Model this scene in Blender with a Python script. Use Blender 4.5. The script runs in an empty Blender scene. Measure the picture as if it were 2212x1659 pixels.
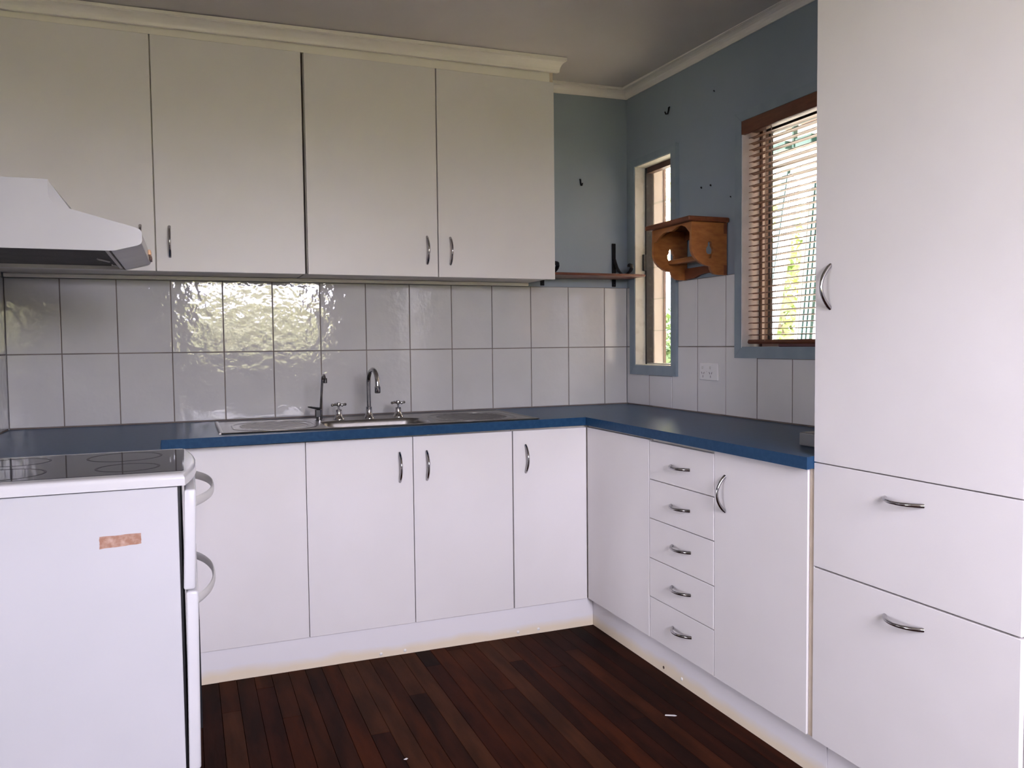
import bpy, bmesh, math, random
from mathutils import Vector, Matrix
random.seed(7)
SC = bpy.context.scene
COL = SC.collection

# ------------------------------------------------------------------ camera
cam_d = bpy.data.cameras.new('camera')
cam_d.sensor_fit = 'HORIZONTAL'; cam_d.sensor_width = 36.0
cam_d.lens = 1754.7259 * 36.0 / 2212.0
cam_d.clip_start = 0.02; cam_d.clip_end = 300
cam = bpy.data.objects.new('camera', cam_d); COL.objects.link(cam)
CR = Vector((0.92824923, -0.37179886, -0.01090726)); CU = Vector((0.02850429, 0.04186624, 0.99871654)); CF = Vector((0.37086502, 0.92736877, -0.04946017))
cam.matrix_world = Matrix(((CR.x, CU.x, -CF.x, -2.0745), (CR.y, CU.y, -CF.y, -3.6115), (CR.z, CU.z, -CF.z, 1.2071), (0, 0, 0, 1)))
SC.camera = cam

# ------------------------------------------------------------------ sky (bright overcast), exposure
world = bpy.data.worlds.new('sky'); SC.world = world; world.use_nodes = True
bg = world.node_tree.nodes['Background']
bg.inputs['Color'].default_value = (0.92, 0.88, 1.06, 1)
bg.inputs['Strength'].default_value = 19.0
SC.view_settings.view_transform = 'Standard'; SC.view_settings.look = 'None'
SC.view_settings.exposure = 1.04; SC.view_settings.gamma = 1.0; SC.view_settings.use_curve_mapping = False
cy = SC.cycles
cy.use_denoising = True; cy.use_adaptive_sampling = True; cy.adaptive_threshold = 0.04; cy.max_bounces = 8; cy.diffuse_bounces = 5; cy.glossy_bounces = 4; cy.transparent_max_bounces = 12
cy.sample_clamp_indirect = 6.0; cy.caustics_reflective = False; cy.caustics_refractive = False

def portal(name, loc, direction, sx, sy):
    l = bpy.data.lights.new(name, 'AREA'); l.shape = 'RECTANGLE'; l.size = sx; l.size_y = sy
    l.cycles.is_portal = True
    o = bpy.data.objects.new(name, l); COL.objects.link(o); o.location = loc
    o.rotation_euler = Vector(direction).to_track_quat('-Z', 'Y').to_euler()
# sky portals in the openings of the room (they steer sampling and give no light of their own)
REAR = (-2.06, -0.82, 1.10, 2.12)          # rear window x0,x1,z0,z1
XF = -7.2                                  # far side wall of the adjoining open room
LEFT = (-4.38, -3.42, 0.05, 2.06)          # glazed doors in that far wall y0,y1,z0,z1
portal('sky_portal', (-1.44, -4.46, 1.61), (0, 1, 0), 1.24, 1.02)
portal('sky_portal', (-7.26, -3.90, 1.055), (1, 0, 0), 0.96, 2.01)

# ------------------------------------------------------------------ materials
def mat(name, col, rough=0.5, metal=0.0, col2=None, nscale=8.0, ncon=(0.35, 0.65), bump=0.0, bscale=40.0, spec=0.5, stretch=None, coords='OBJ', detail=4.0, bdist=0.01, coat=0.0):
    m = bpy.data.materials.new(name); m.use_nodes = True
    nt = m.node_tree; b = nt.nodes['Principled BSDF']
    b.inputs['Base Color'].default_value = (*col, 1); b.inputs['Roughness'].default_value = rough
    b.inputs['Metallic'].default_value = metal; b.inputs['Specular IOR Level'].default_value = spec
    if coat: b.inputs['Coat Weight'].default_value = coat; b.inputs['Coat Roughness'].default_value = 0.08
    src = None
    if col2 is not None or bump:
        if coords == 'OBJ':
            tc = nt.nodes.new('ShaderNodeTexCoord'); src = tc.outputs['Object']
        else:
            g = nt.nodes.new('ShaderNodeNewGeometry'); src = g.outputs['Position']
        if stretch:
            mp = nt.nodes.new('ShaderNodeMapping'); mp.inputs['Scale'].default_value = stretch
            nt.links.new(src, mp.inputs['Vector']); src = mp.outputs['Vector']
    if col2 is not None:
        n = nt.nodes.new('ShaderNodeTexNoise'); n.inputs['Scale'].default_value = nscale; n.inputs['Detail'].default_value = detail
        r = nt.nodes.new('ShaderNodeValToRGB')
        r.color_ramp.elements[0].position = ncon[0]; r.color_ramp.elements[0].color = (*col, 1)
        r.color_ramp.elements[1].position = ncon[1]; r.color_ramp.elements[1].color = (*col2, 1)
        nt.links.new(src, n.inputs['Vector']); nt.links.new(n.outputs['Fac'], r.inputs['Fac']); nt.links.new(r.outputs['Color'], b.inputs['Base Color'])
    if bump:
        n = nt.nodes.new('ShaderNodeTexNoise'); n.inputs['Scale'].default_value = bscale; n.inputs['Detail'].default_value = 2.0
        bp = nt.nodes.new('ShaderNodeBump'); bp.inputs['Strength'].default_value = bump; bp.inputs['Distance'].default_value = bdist
        nt.links.new(src, n.inputs['Vector']); nt.links.new(n.outputs['Fac'], bp.inputs['Height']); nt.links.new(bp.outputs['Normal'], b.inputs['Normal'])
    return m

M = {}
M['laminate'] = mat('white_laminate', (0.74, 0.715, 0.70), 0.42, col2=(0.77, 0.745, 0.735), nscale=3, bump=0.06, bscale=350, bdist=0.002, coords='POS')
M['laminate_edge'] = mat('cream_edge', (0.60, 0.50, 0.38), 0.6, col2=(0.68, 0.58, 0.46), nscale=20)
M['carcass'] = mat('carcass_white', (0.66, 0.63, 0.58), 0.55, col2=(0.60, 0.56, 0.50), nscale=6)
M['cream_trim'] = mat('cream_gloss_paint', (0.90, 0.87, 0.79), 0.4, col2=(0.87, 0.835, 0.75), nscale=7, coords='POS')
M['gap'] = mat('dark_gap', (0.015, 0.012, 0.010), 0.9, col2=(0.03, 0.022, 0.016), nscale=20)
M['blue_wall'] = mat('blue_grey_wall_paint', (0.235, 0.285, 0.335), 0.55, col2=(0.26, 0.31, 0.36), nscale=2.5, bump=0.12, bscale=60, bdist=0.004, coords='POS')
M['blue_trim'] = mat('blue_grey_trim_paint', (0.205, 0.262, 0.305), 0.45, col2=(0.24, 0.295, 0.335), nscale=12, coords='POS')
M['white_wall'] = mat('white_wall_paint', (0.80, 0.78, 0.75), 0.6, col2=(0.83, 0.81, 0.78), nscale=2, coords='POS')
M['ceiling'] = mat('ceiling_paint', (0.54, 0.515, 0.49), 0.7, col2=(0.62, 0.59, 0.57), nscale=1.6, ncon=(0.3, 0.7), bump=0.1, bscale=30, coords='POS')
M['cornice'] = mat('cornice_paint', (0.78, 0.745, 0.72), 0.45, col2=(0.72, 0.68, 0.645), nscale=5, coords='POS')
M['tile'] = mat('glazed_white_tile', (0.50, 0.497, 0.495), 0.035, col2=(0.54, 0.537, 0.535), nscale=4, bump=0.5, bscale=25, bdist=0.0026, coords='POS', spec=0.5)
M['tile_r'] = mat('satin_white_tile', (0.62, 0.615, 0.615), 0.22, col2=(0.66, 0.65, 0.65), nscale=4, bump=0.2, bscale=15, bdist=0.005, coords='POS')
M['grout'] = mat('stained_grout', (0.13, 0.105, 0.09), 0.9, col2=(0.21, 0.175, 0.15), nscale=9, coords='POS')
M['worktop'] = mat('blue_laminate_worktop', (0.015, 0.052, 0.115), 0.32, col2=(0.021, 0.066, 0.138), nscale=60, bump=0.03, bscale=300, bdist=0.001, coords='POS', spec=0.2)
M['chrome'] = mat('chrome', (0.44, 0.43, 0.435), 0.10, 1.0, col2=(0.40, 0.39, 0.395), nscale=20)
M['steel'] = mat('brushed_stainless', (0.23, 0.22, 0.21), 0.36, 1.0, col2=(0.28, 0.265, 0.25), nscale=30, stretch=(1, 14, 1))
M['steel_dark'] = mat('ribbed_stainless', (0.12, 0.115, 0.11), 0.42, 1.0, col2=(0.16, 0.15, 0.14), nscale=30, stretch=(1, 14, 1))
M['black_plastic'] = mat('black_plastic', (0.012, 0.012, 0.013), 0.35, col2=(0.02, 0.02, 0.02), nscale=15)
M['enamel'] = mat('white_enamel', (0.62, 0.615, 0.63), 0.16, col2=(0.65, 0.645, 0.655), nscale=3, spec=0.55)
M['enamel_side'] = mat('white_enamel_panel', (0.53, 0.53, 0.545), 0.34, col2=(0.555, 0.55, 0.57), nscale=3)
M['hob_glass'] = mat('black_hob_glass', (0.014, 0.014, 0.016), 0.05, col2=(0.020, 0.020, 0.022), nscale=10, spec=0.5)
M['hob_glass'].node_tree.nodes['Principled BSDF'].inputs['IOR'].default_value = 1.16
M['worktop'].node_tree.nodes['Principled BSDF'].inputs['IOR'].default_value = 1.3
M['hob_print'] = mat('hob_ring_print', (0.012, 0.012, 0.013), 0.22, col2=(0.018, 0.018, 0.019), nscale=10, spec=0.35)
M['hob_print'].node_tree.nodes['Principled BSDF'].inputs['IOR'].default_value = 1.16
M['handle_grey'] = mat('pale_grey_plastic', (0.55, 0.54, 0.52), 0.35, col2=(0.6, 0.59, 0.57), nscale=5)
M['tape'] = mat('brown_tape_residue', (0.33, 0.165, 0.105), 0.6, col2=(0.52, 0.36, 0.28), nscale=60, ncon=(0.42, 0.72))
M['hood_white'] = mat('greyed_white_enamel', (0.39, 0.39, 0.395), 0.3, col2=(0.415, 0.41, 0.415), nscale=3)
M['hood_plastic'] = mat('grey_translucent_diffuser', (0.50, 0.49, 0.53), 0.25, col2=(0.55, 0.54, 0.58), nscale=8)
M['filter'] = mat('greasy_dark_filter', (0.045, 0.040, 0.036), 0.6, col2=(0.075, 0.068, 0.06), nscale=14, bump=0.3, bscale=150)
M['orange'] = mat('amber_switch', (0.75, 0.42, 0.22), 0.4, col2=(0.8, 0.5, 0.3), nscale=30)
M['brown_switch'] = mat('brown_switch', (0.12, 0.05, 0.035), 0.4, col2=(0.16, 0.07, 0.05), nscale=30)
M['pine'] = mat('varnished_pine', (0.36, 0.135, 0.036), 0.35, col2=(0.24, 0.08, 0.02), nscale=9, ncon=(0.3, 0.75), stretch=(3, 1, 8), coords='OBJ')
M['pine_dark'] = mat('dark_stained_pine', (0.17, 0.05, 0.017), 0.4, col2=(0.12, 0.034, 0.011), nscale=9, stretch=(8, 1, 8))
M['shelf_wood'] = mat('red_brown_timber', (0.14, 0.042, 0.022), 0.4, col2=(0.09, 0.026, 0.014), nscale=10, stretch=(1, 12, 12))
M['iron'] = mat('black_iron', (0.005, 0.005, 0.006), 0.55, col2=(0.009, 0.009, 0.010), nscale=30, spec=0.2)
M['blind'] = mat('brown_blind_timber', (0.15, 0.055, 0.028), 0.4, col2=(0.11, 0.038, 0.020), nscale=14, stretch=(6, 1, 6))
M['slat'] = mat('brown_blind_slat', (0.16, 0.078, 0.05), 0.45, col2=(0.13, 0.06, 0.038), nscale=20, stretch=(6, 1, 6))
M['maroon'] = mat('maroon_stick', (0.085, 0.024, 0.026), 0.25, col2=(0.10, 0.03, 0.03), nscale=20)
M['cord'] = mat('blind_cord', (0.45, 0.36, 0.30), 0.8, col2=(0.4, 0.32, 0.26), nscale=40)
M['reveal'] = mat('chipped_cream_reveal', (0.50, 0.50, 0.45), 0.6, col2=(0.40, 0.39, 0.34), nscale=22, ncon=(0.5, 0.75), coords='POS')
M['white_reveal'] = mat('white_reveal', (0.78, 0.785, 0.78), 0.5, col2=(0.70, 0.705, 0.70), nscale=18, coords='POS')
M['black_metal'] = mat('black_louvre_channel', (0.012, 0.013, 0.014), 0.55, col2=(0.05, 0.05, 0.045), nscale=60, ncon=(0.55, 0.8))
M['taupe'] = mat('taupe_frame', (0.30, 0.23, 0.19), 0.5, col2=(0.26, 0.19, 0.16), nscale=12)
M['dark_brown'] = mat('dark_brown_frame', (0.07, 0.035, 0.025), 0.5, col2=(0.09, 0.05, 0.035), nscale=12)
M['cream_ext'] = mat('cream_exterior_paint', (0.74, 0.705, 0.665), 0.6, col2=(0.79, 0.755, 0.72), nscale=5, coords='POS')
M['pale_ext'] = mat('pale_exterior_wall', (0.60, 0.57, 0.51), 0.6, col2=(0.64, 0.61, 0.55), nscale=3, coords='POS')
M['green_ext'] = mat('dark_green_paint', (0.012, 0.05, 0.042), 0.5, col2=(0.016, 0.06, 0.05), nscale=8)
M['grey_ext'] = mat('grey_painted_batten', (0.40, 0.40, 0.39), 0.5, col2=(0.45, 0.45, 0.44), nscale=8)
M['brown_ext'] = mat('brown_bracket', (0.13, 0.07, 0.04), 0.6, col2=(0.10, 0.05, 0.03), nscale=8)
M['plastic_white'] = mat('white_plastic', (0.72, 0.71, 0.71), 0.35, col2=(0.75, 0.74, 0.74), nscale=8)
M['slot'] = mat('socket_slot', (0.06, 0.055, 0.055), 0.6, col2=(0.08, 0.07, 0.07), nscale=10)
M['grey_box'] = mat('grey_box_plastic', (0.20, 0.20, 0.205), 0.35, col2=(0.23, 0.23, 0.235), nscale=10)
M['screw_cap'] = mat('white_screw_cap', (0.74, 0.73, 0.70), 0.35, col2=(0.78, 0.77, 0.74), nscale=10)
M['screw_hole'] = mat('screw_hole', (0.08, 0.05, 0.035), 0.6, col2=(0.1, 0.06, 0.04), nscale=10)
M['paper'] = mat('white_paper_scrap', (0.80, 0.79, 0.77), 0.7, col2=(0.74, 0.73, 0.71), nscale=30)
M['grass'] = mat('pale_bounce_ground', (0.60, 0.52, 0.34), 0.9, col2=(0.68, 0.60, 0.42), nscale=1.3, coords='POS')
M['grass_dark'] = mat('green_lawn', (0.07, 0.10, 0.03), 0.9, col2=(0.12, 0.15, 0.05), nscale=1.3, coords='POS')
M['bark'] = mat('bark', (0.10, 0.07, 0.05), 0.9, col2=(0.16, 0.12, 0.09), nscale=12)
M['leaf'] = mat('leaf_yellow_green', (0.13, 0.19, 0.04), 0.5, col2=(0.22, 0.27, 0.07), nscale=2.5, coords='POS')
M['leaf_dark'] = mat('leaf_mid_green', (0.06, 0.11, 0.035), 0.5, col2=(0.12, 0.18, 0.05), nscale=2.5, coords='POS')
M['leaf_pale'] = mat('leaf_pale_green', (0.56, 0.57, 0.27), 0.5, col2=(0.68, 0.68, 0.40), nscale=2.0, coords='POS')
M['blue_ext'] = mat('pale_blue_tarp', (0.35, 0.50, 0.62), 0.6, col2=(0.40, 0.55, 0.66), nscale=5)
M['floor_base'] = mat('dark_subfloor', (0.012, 0.008, 0.006), 0.9, col2=(0.02, 0.014, 0.01), nscale=5)

def glass_mat():
    m = bpy.data.materials.new('window_glass'); m.use_nodes = True; nt = m.node_tree
    nt.nodes.remove(nt.nodes['Principled BSDF']); out = nt.nodes['Material Output']
    t = nt.nodes.new('ShaderNodeBsdfTransparent'); t.inputs['Color'].default_value = (0.93, 0.95, 0.93, 1)
    g = nt.nodes.new('ShaderNodeBsdfGlossy'); g.inputs['Roughness'].default_value = 0.03
    n = nt.nodes.new('ShaderNodeTexNoise'); n.inputs['Scale'].default_value = 3
    bp = nt.nodes.new('ShaderNodeBump'); bp.inputs['Strength'].default_value = 0.02
    nt.links.new(n.outputs['Fac'], bp.inputs['Height']); nt.links.new(bp.outputs['Normal'], g.inputs['Normal'])
    f = nt.nodes.new('ShaderNodeLayerWeight'); f.inputs['Blend'].default_value = 0.5
    pw_ = nt.nodes.new('ShaderNodeMath'); pw_.operation = 'POWER'; pw_.inputs[1].default_value = 5.0; nt.links.new(f.outputs['Facing'], pw_.inputs[0])
    sc_ = nt.nodes.new('ShaderNodeMath'); sc_.operation = 'MULTIPLY_ADD'; sc_.inputs[1].default_value = 0.8; sc_.inputs[2].default_value = 0.03; nt.links.new(pw_.outputs[0], sc_.inputs[0])
    x = nt.nodes.new('ShaderNodeMixShader'); nt.links.new(sc_.outputs[0], x.inputs['Fac'])
    nt.links.new(t.outputs[0], x.inputs[1]); nt.links.new(g.outputs[0], x.inputs[2]); nt.links.new(x.outputs[0], out.inputs['Surface'])
    return m
M['glass'] = glass_mat()

def wood_plank_mat(i, c1, c2):
    m = mat('floor_plank_timber_%d' % i, (c1[0] * 0.70, c1[1] * 0.46, c1[2] * 0.34), 0.55, col2=(c2[0] * 0.60, c2[1] * 0.42, c2[2] * 0.32), nscale=4.0, ncon=(0.36, 0.64), stretch=(5, 0.9, 1), coords='POS', bump=0.10, bscale=22, bdist=0.004, detail=7, spec=0.03)
    return m
PLANK = [((0.060, 0.022, 0.013), (0.034, 0.013, 0.009)), ((0.044, 0.018, 0.012), (0.024, 0.011, 0.008)), ((0.080, 0.034, 0.018), (0.044, 0.019, 0.011)),
         ((0.028, 0.014, 0.011), (0.017, 0.009, 0.008)), ((0.086, 0.032, 0.015), (0.050, 0.019, 0.010)), ((0.052, 0.023, 0.015), (0.030, 0.014, 0.010)), ((0.096, 0.050, 0.030), (0.060, 0.031, 0.019))]
PM = [wood_plank_mat(i, *c) for i, c in enumerate(PLANK)]

def kick_mat():
    # white laminate kickboard whose lower edge has yellowed with glue in an uneven band
    m = mat('stained_kickboard', (0.78, 0.76, 0.77), 0.5, spec=0.4); nt = m.node_tree; b = nt.nodes['Principled BSDF']
    g = nt.nodes.new('ShaderNodeNewGeometry'); sp = nt.nodes.new('ShaderNodeSeparateXYZ'); nt.links.new(g.outputs['Position'], sp.inputs[0])
    n = nt.nodes.new('ShaderNodeTexNoise'); n.inputs['Scale'].default_value = 7; n.inputs['Detail'].default_value = 5
    nt.links.new(g.outputs['Position'], n.inputs['Vector'])
    ma = nt.nodes.new('ShaderNodeMath'); ma.operation = 'MULTIPLY_ADD'; ma.inputs[1].default_value = 0.045; ma.inputs[2].default_value = 0.012
    nt.links.new(n.outputs['Fac'], ma.inputs[0])
    su = nt.nodes.new('ShaderNodeMath'); su.operation = 'SUBTRACT'; nt.links.new(ma.outputs[0], su.inputs[0]); nt.links.new(sp.outputs['Z'], su.inputs[1])
    mr = nt.nodes.new('ShaderNodeMapRange'); mr.inputs['From Min'].default_value = -0.016; mr.inputs['From Max'].default_value = 0.014
    nt.links.new(su.outputs[0], mr.inputs['Value'])
    mx = nt.nodes.new('ShaderNodeMix'); mx.data_type = 'RGBA'
    mx.inputs[6].default_value = (0.78, 0.76, 0.77, 1); mx.inputs[7].default_value = (0.78, 0.68, 0.52, 1)
    nt.links.new(mr.outputs[0], mx.inputs[0]); nt.links.new(mx.outputs[2], b.inputs['Base Color'])
    return m
M['kick'] = kick_mat()

# ------------------------------------------------------------------ mesh helpers
class MB:
    def __init__(s): s.v = []; s.f = []; s.smooth = False
    def add(s, vs, fs):
        o = len(s.v); s.v += [tuple(v) for v in vs]; s.f += [tuple(i + o for i in f) for f in fs]; return s
    def box(s, x0, x1, y0, y1, z0, z1):
        x0, x1 = min(x0, x1), max(x0, x1); y0, y1 = min(y0, y1), max(y0, y1); z0, z1 = min(z0, z1), max(z0, z1)
        return s.add([(x0, y0, z0), (x1, y0, z0), (x1, y1, z0), (x0, y1, z0), (x0, y0, z1), (x1, y0, z1), (x1, y1, z1), (x0, y1, z1)],
                     [(0, 3, 2, 1), (4, 5, 6, 7), (0, 1, 5, 4), (1, 2, 6, 5), (2, 3, 7, 6), (3, 0, 4, 7)])
    def bevbox(s, x0, x1, y0, y1, z0, z1, r=0.002, seg=1):
        bm = bmesh.new(); t = MB().box(x0, x1, y0, y1, z0, z1)
        vs = [bm.verts.new(v) for v in t.v]; [bm.faces.new([vs[i] for i in f]) for f in t.f]
        bmesh.ops.bevel(bm, geom=list(bm.edges), offset=r, segments=seg, affect='EDGES', profile=0.5)
        bm.verts.index_update(); s.add([v.co[:] for v in bm.verts], [[v.index for v in f.verts] for f in bm.faces]); bm.free(); return s
    def prism(s, poly, fn, a, b):
        # poly: 2-D points, fn(p, t) -> xyz, extruded between a and b (ngon caps triangulated)
        from mathutils.geometry import tessellate_polygon
        n = len(poly); vs = [fn(p, a) for p in poly] + [fn(p, b) for p in poly]
        tri = tessellate_polygon([[Vector((p[0], p[1], 0)) for p in poly]])
        fs = [tuple(t) for t in tri] + [tuple(i + n for i in reversed(t)) for t in tri] + [(i, (i + 1) % n, n + (i + 1) % n, n + i) for i in range(n)]
        return s.add(vs, fs)
    def tube(s, pts, rad, seg=10, cap=True, flat=None):
        # rad: number or list; flat=(wscale,hscale, refvec) for strap sections
        pts = [Vector(p) for p in pts]; n = len(pts); rad = [rad] * n if not hasattr(rad, '__len__') else rad
        rings = []; up = None
        for i, p in enumerate(pts):
            t = (pts[min(i + 1, n - 1)] - pts[max(i - 1, 0)]).normalized()
            if up is None:
                ref = Vector(flat[2]) if flat else (Vector((0, 0, 1)) if abs(t.z) < 0.9 else Vector((1, 0, 0)))
            else: ref = up
            if flat: ref = Vector(flat[2])
            up = (ref - t * ref.dot(t)).normalized(); sd = t.cross(up)
            a, b = (flat[0], flat[1]) if flat else (1, 1)
            rings.append([p + (up * math.cos(2 * math.pi * k / seg) * a + sd * math.sin(2 * math.pi * k / seg) * b) * rad[i] for k in range(seg)])
        vs = [v for r in rings for v in r]; fs = []
        for i in range(n - 1):
            for k in range(seg):
                fs.append((i * seg + k, i * seg + (k + 1) % seg, (i + 1) * seg + (k + 1) % seg, (i + 1) * seg + k))
        if cap: fs += [tuple(reversed(range(seg))), tuple(range((n - 1) * seg, n * seg))]
        s.smooth = True
        return s.add(vs, fs)
    def lathe(s, prof, c, seg=20):
        vs = []; fs = []; n = len(prof)
        for (r, z) in prof:
            for k in range(seg): vs.append((c[0] + r * math.cos(2 * math.pi * k / seg), c[1] + r * math.sin(2 * math.pi * k / seg), c[2] + z))
        for i in range(n - 1):
            for k in range(seg): fs.append((i * seg + k, i * seg + (k + 1) % seg, (i + 1) * seg + (k + 1) % seg, (i + 1) * seg + k))
        fs += [tuple(reversed(range(seg))), tuple(range((n - 1) * seg, n * seg))]
        s.smooth = True
        return s.add(vs, fs)
    def ball(s, c, r, seg=10):
        p = [(r * math.sin(math.pi * i / 6) + 1e-5, -r * math.cos(math.pi * i / 6)) for i in range(7)]
        return s.lathe(p, c, seg)
    def plate(s, outer, holes, fn, a, b):
        # flat plate with holes: outer / holes are 2-D loops
        bm = bmesh.new(); loops = []; idx = []
        for lp in [outer] + holes:
            vs = [bm.verts.new((p[0], p[1], 0)) for p in lp]; loops.append(vs)
            for i in range(len(vs)): bm.edges.new((vs[i], vs[(i + 1) % len(vs)]))
        bmesh.ops.triangle_fill(bm, edges=list(bm.edges), use_beauty=True)
        bm.verts.index_update(); n = len(bm.verts)
        co = [v.co.copy() for v in bm.verts]; tri = [[v.index for v in f.verts] for f in bm.faces]
        vs = [fn(c, a) for c in co] + [fn(c, b) for c in co]; fs = [tuple(t) for t in tri] + [tuple(i + n for i in reversed(t)) for t in tri]
        o = 0
        for lp in [outer] + holes:
            m_ = len(lp); fs += [(o + i, o + (i + 1) % m_, n + o + (i + 1) % m_, n + o + i) for i in range(m_)]; o += m_
        bm.free(); return s.add(vs, fs)
    def mesh(s, name, m, off=(0, 0, 0), fix=True):
        me = bpy.data.meshes.new(name); me.from_pydata([(v[0] - off[0], v[1] - off[1], v[2] - off[2]) for v in s.v], [], s.f); me.update()
        if fix:
            bm = bmesh.new(); bm.from_mesh(me); bmesh.ops.recalc_face_normals(bm, faces=bm.faces); bm.to_mesh(me); bm.free()
        me.materials.append(M[m] if isinstance(m, str) else m)
        if s.smooth:
            me.polygons.foreach_set('use_smooth', [True] * len(me.polygons)); me.set_sharp_from_angle(angle=math.radians(38))
        return me

def wloc(o):
    v = Vector((0, 0, 0))
    while o is not None: v += o.location; o = o.parent
    return v
def tag(o, label=None, cat=None, group=None, kind=None):
    if label: o['label'] = label
    if cat: o['category'] = cat
    if group: o['group'] = group
    if kind: o['kind'] = kind
    return o
def obj(name, mb, m, parent=None, base=None):
    if base is None:
        if parent is not None: base = wloc(parent)
        else:
            xs, ys, zs = zip(*mb.v); base = Vector(((min(xs) + max(xs)) / 2, (min(ys) + max(ys)) / 2, min(zs)))
    base = Vector(base)
    o = bpy.data.objects.new(name, mb.mesh(name, m, base)); COL.objects.link(o)
    if parent is not None: o.parent = parent; o.location = base - wloc(parent)
    else: o.location = base
    return o
def inst(name, me, parent, wpos, rot=(0, 0, 0)):
    o = bpy.data.objects.new(name, me); COL.objects.link(o)
    if parent is not None: o.parent = parent; o.location = Vector(wpos) - wloc(parent)
    else: o.location = wpos
    o.rotation_euler = rot; return o
def thing(name, loc, label, cat, group=None):
    o = bpy.data.objects.new(name, None); COL.objects.link(o); o.location = loc; o.empty_display_size = 0.05
    return tag(o, label, cat, group)
def struct(name, mb, m, base=None):
    return tag(obj(name, mb, m, None, base), kind='structure')
def struct_empty(name, loc):
    o = bpy.data.objects.new(name, None); COL.objects.link(o); o.location = loc; return tag(o, kind='structure')
XZ = lambda p, t: (p[0], t, p[1])       # profile in x,z extruded along y
YZ = lambda p, t: (t, p[0], p[1])       # profile in y,z extruded along x
XY = lambda p, t: (p[0], p[1], t)
def rect(a0, a1, b0, b1): return [(a0, b0), (a1, b0), (a1, b1), (a0, b1)]

# ------------------------------------------------------------------ the room
XL = -2.716                      # left tiled wall face
YB = -4.40                       # rear wall
WT = 0.897                       # worktop surface
T = 0.2; HB, HM, HT = 0.9, 1.1857, 1.4817
A0, B0 = 0.1279, 0.2126
def cz(x, y): return 2.463 + 0.0137 * max(x, -2.8) + 0.024 * max(y, -3.0)      # ceiling tilted to stand in for lens distortion

floor = struct('floor', MB().box(XL - 0.1, 0.1, YB - 0.1, 0.1, -0.06, -0.016).box(XF - 0.1, XL - 0.012, YB - 0.1, -1.52, -0.06, -0.001), 'floor_base', (0, 0, -0.06))
pw = 0.0605; x = XL - 0.01; k = 0
while x < 0.0:
    y = 0.02 - random.uniform(0, 0.3); y1 = 0.0; last = None
    cuts = [0.0]
    c = -random.uniform(0.55, 2.4)
    while c > YB + 0.4: cuts.append(c); c -= random.uniform(1.3, 2.6)
    cuts.append(YB)
    for a, b in zip(cuts[:-1], cuts[1:]):
        m = random.choice([q for q in range(len(PM)) if q != last]); last = m
        dz = random.uniform(-0.0006, 0.0006)
        mb = MB(); w = pw - 0.0007
        g = 0.0008
        mb.add([(x, b + g, -0.016), (x + w, b + g, -0.016), (x + w, a - g, -0.016), (x, a - g, -0.016),
                (x, b + g, dz - 0.0015), (x + w, b + g, dz - 0.0015), (x + w, a - g, dz - 0.0015), (x, a - g, dz - 0.0015),
                (x + 0.0009, b + g, dz), (x + w - 0.0009, b + g, dz), (x + w - 0.0009, a - g, dz), (x + 0.0009, a - g, dz)],
               [(0, 1, 5, 4), (1, 2, 6, 5), (2, 3, 7, 6), (3, 0, 4, 7), (4, 5, 9, 8), (5, 6, 10, 9), (6, 7, 11, 10), (7, 4, 8, 11), (8, 9, 10, 11)])
        obj('plank', mb, PM[m], floor)
    x += pw; k += 1

wall_back = struct('wall_back', MB().box(XL - 0.12, 0.12, 0.006, 0.12, -0.05, 2.62), 'blue_wall', (0, 0, 0))
W1 = dict(o=(-0.462, -0.050, 1.050, 2.100), i=(-0.420, -0.098, 1.095, 2.066))
W2 = dict(o=(-1.765, -0.887, 1.140, 2.112), i=(-1.725, -0.927, 1.181, 2.075))
wr = MB().plate(rect(YB, 0.006, -0.05, 2.62), [rect(*W1['i']), rect(*W2['i'])], YZ, 0.006, 0.10)
wall_right = struct('wall_right', wr, 'blue_wall', (0, 0, 0))
wl = MB().box(XL - 0.11, XL - 0.006, -1.57, 0.006, -0.05, 2.62)
wall_left = struct('wall_left', wl, 'white_wall', (XL, 0, 0))
struct('wall_side', MB().box(XF - 0.11, XL - 0.11, -1.57, -1.47, -0.05, 2.62), 'white_wall', (-4, -1.7, 0))
struct('wall_far', MB().plate(rect(YB, -1.57, -0.05, 2.62), [rect(*LEFT)], YZ, XF, XF - 0.11), 'white_wall', (XF, -3, 0))
wall_rear = struct('wall_rear', MB().plate(rect(XF - 0.11, 0.1, -0.05, 2.62), [rect(*REAR)], XZ, YB, YB - 0.11), 'white_wall', (0, YB, 0))
# ceiling sheet follows that tilt
cm = MB(); nx, ny = 16, 18
gx = [XF - 0.1 + (0.2 - XF) * i / nx for i in range(nx + 1)]; gy = [YB - 0.1 + (0.2 - YB) * j / ny for j in range(ny + 1)]
vs = [(a, b, cz(a, b)) for b in gy for a in gx] + [(a, b, cz(a, b) + 0.02) for b in gy for a in gx]
n1 = (nx + 1) * (ny + 1); fs = []
for j in range(ny):
    for i in range(nx):
        q = (j * (nx + 1) + i, j * (nx + 1) + i + 1, (j + 1) * (nx + 1) + i + 1, (j + 1) * (nx + 1) + i); fs += [q, tuple(n1 + v for v in reversed(q))]
for i in range(nx):
    fs += [(i, i + 1, n1 + i + 1, n1 + i), (ny * (nx + 1) + i, ny * (nx + 1) + i + 1, n1 + ny * (nx + 1) + i + 1, n1 + ny * (nx + 1) + i)]
for j in range(ny):
    fs += [(j * (nx + 1), (j + 1) * (nx + 1), n1 + (j + 1) * (nx + 1), n1 + j * (nx + 1)), (j * (nx + 1) + nx, (j + 1) * (nx + 1) + nx, n1 + (j + 1) * (nx + 1) + nx, n1 + j * (nx + 1) + nx)]
cm.add(vs, fs); cm.smooth = True
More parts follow.
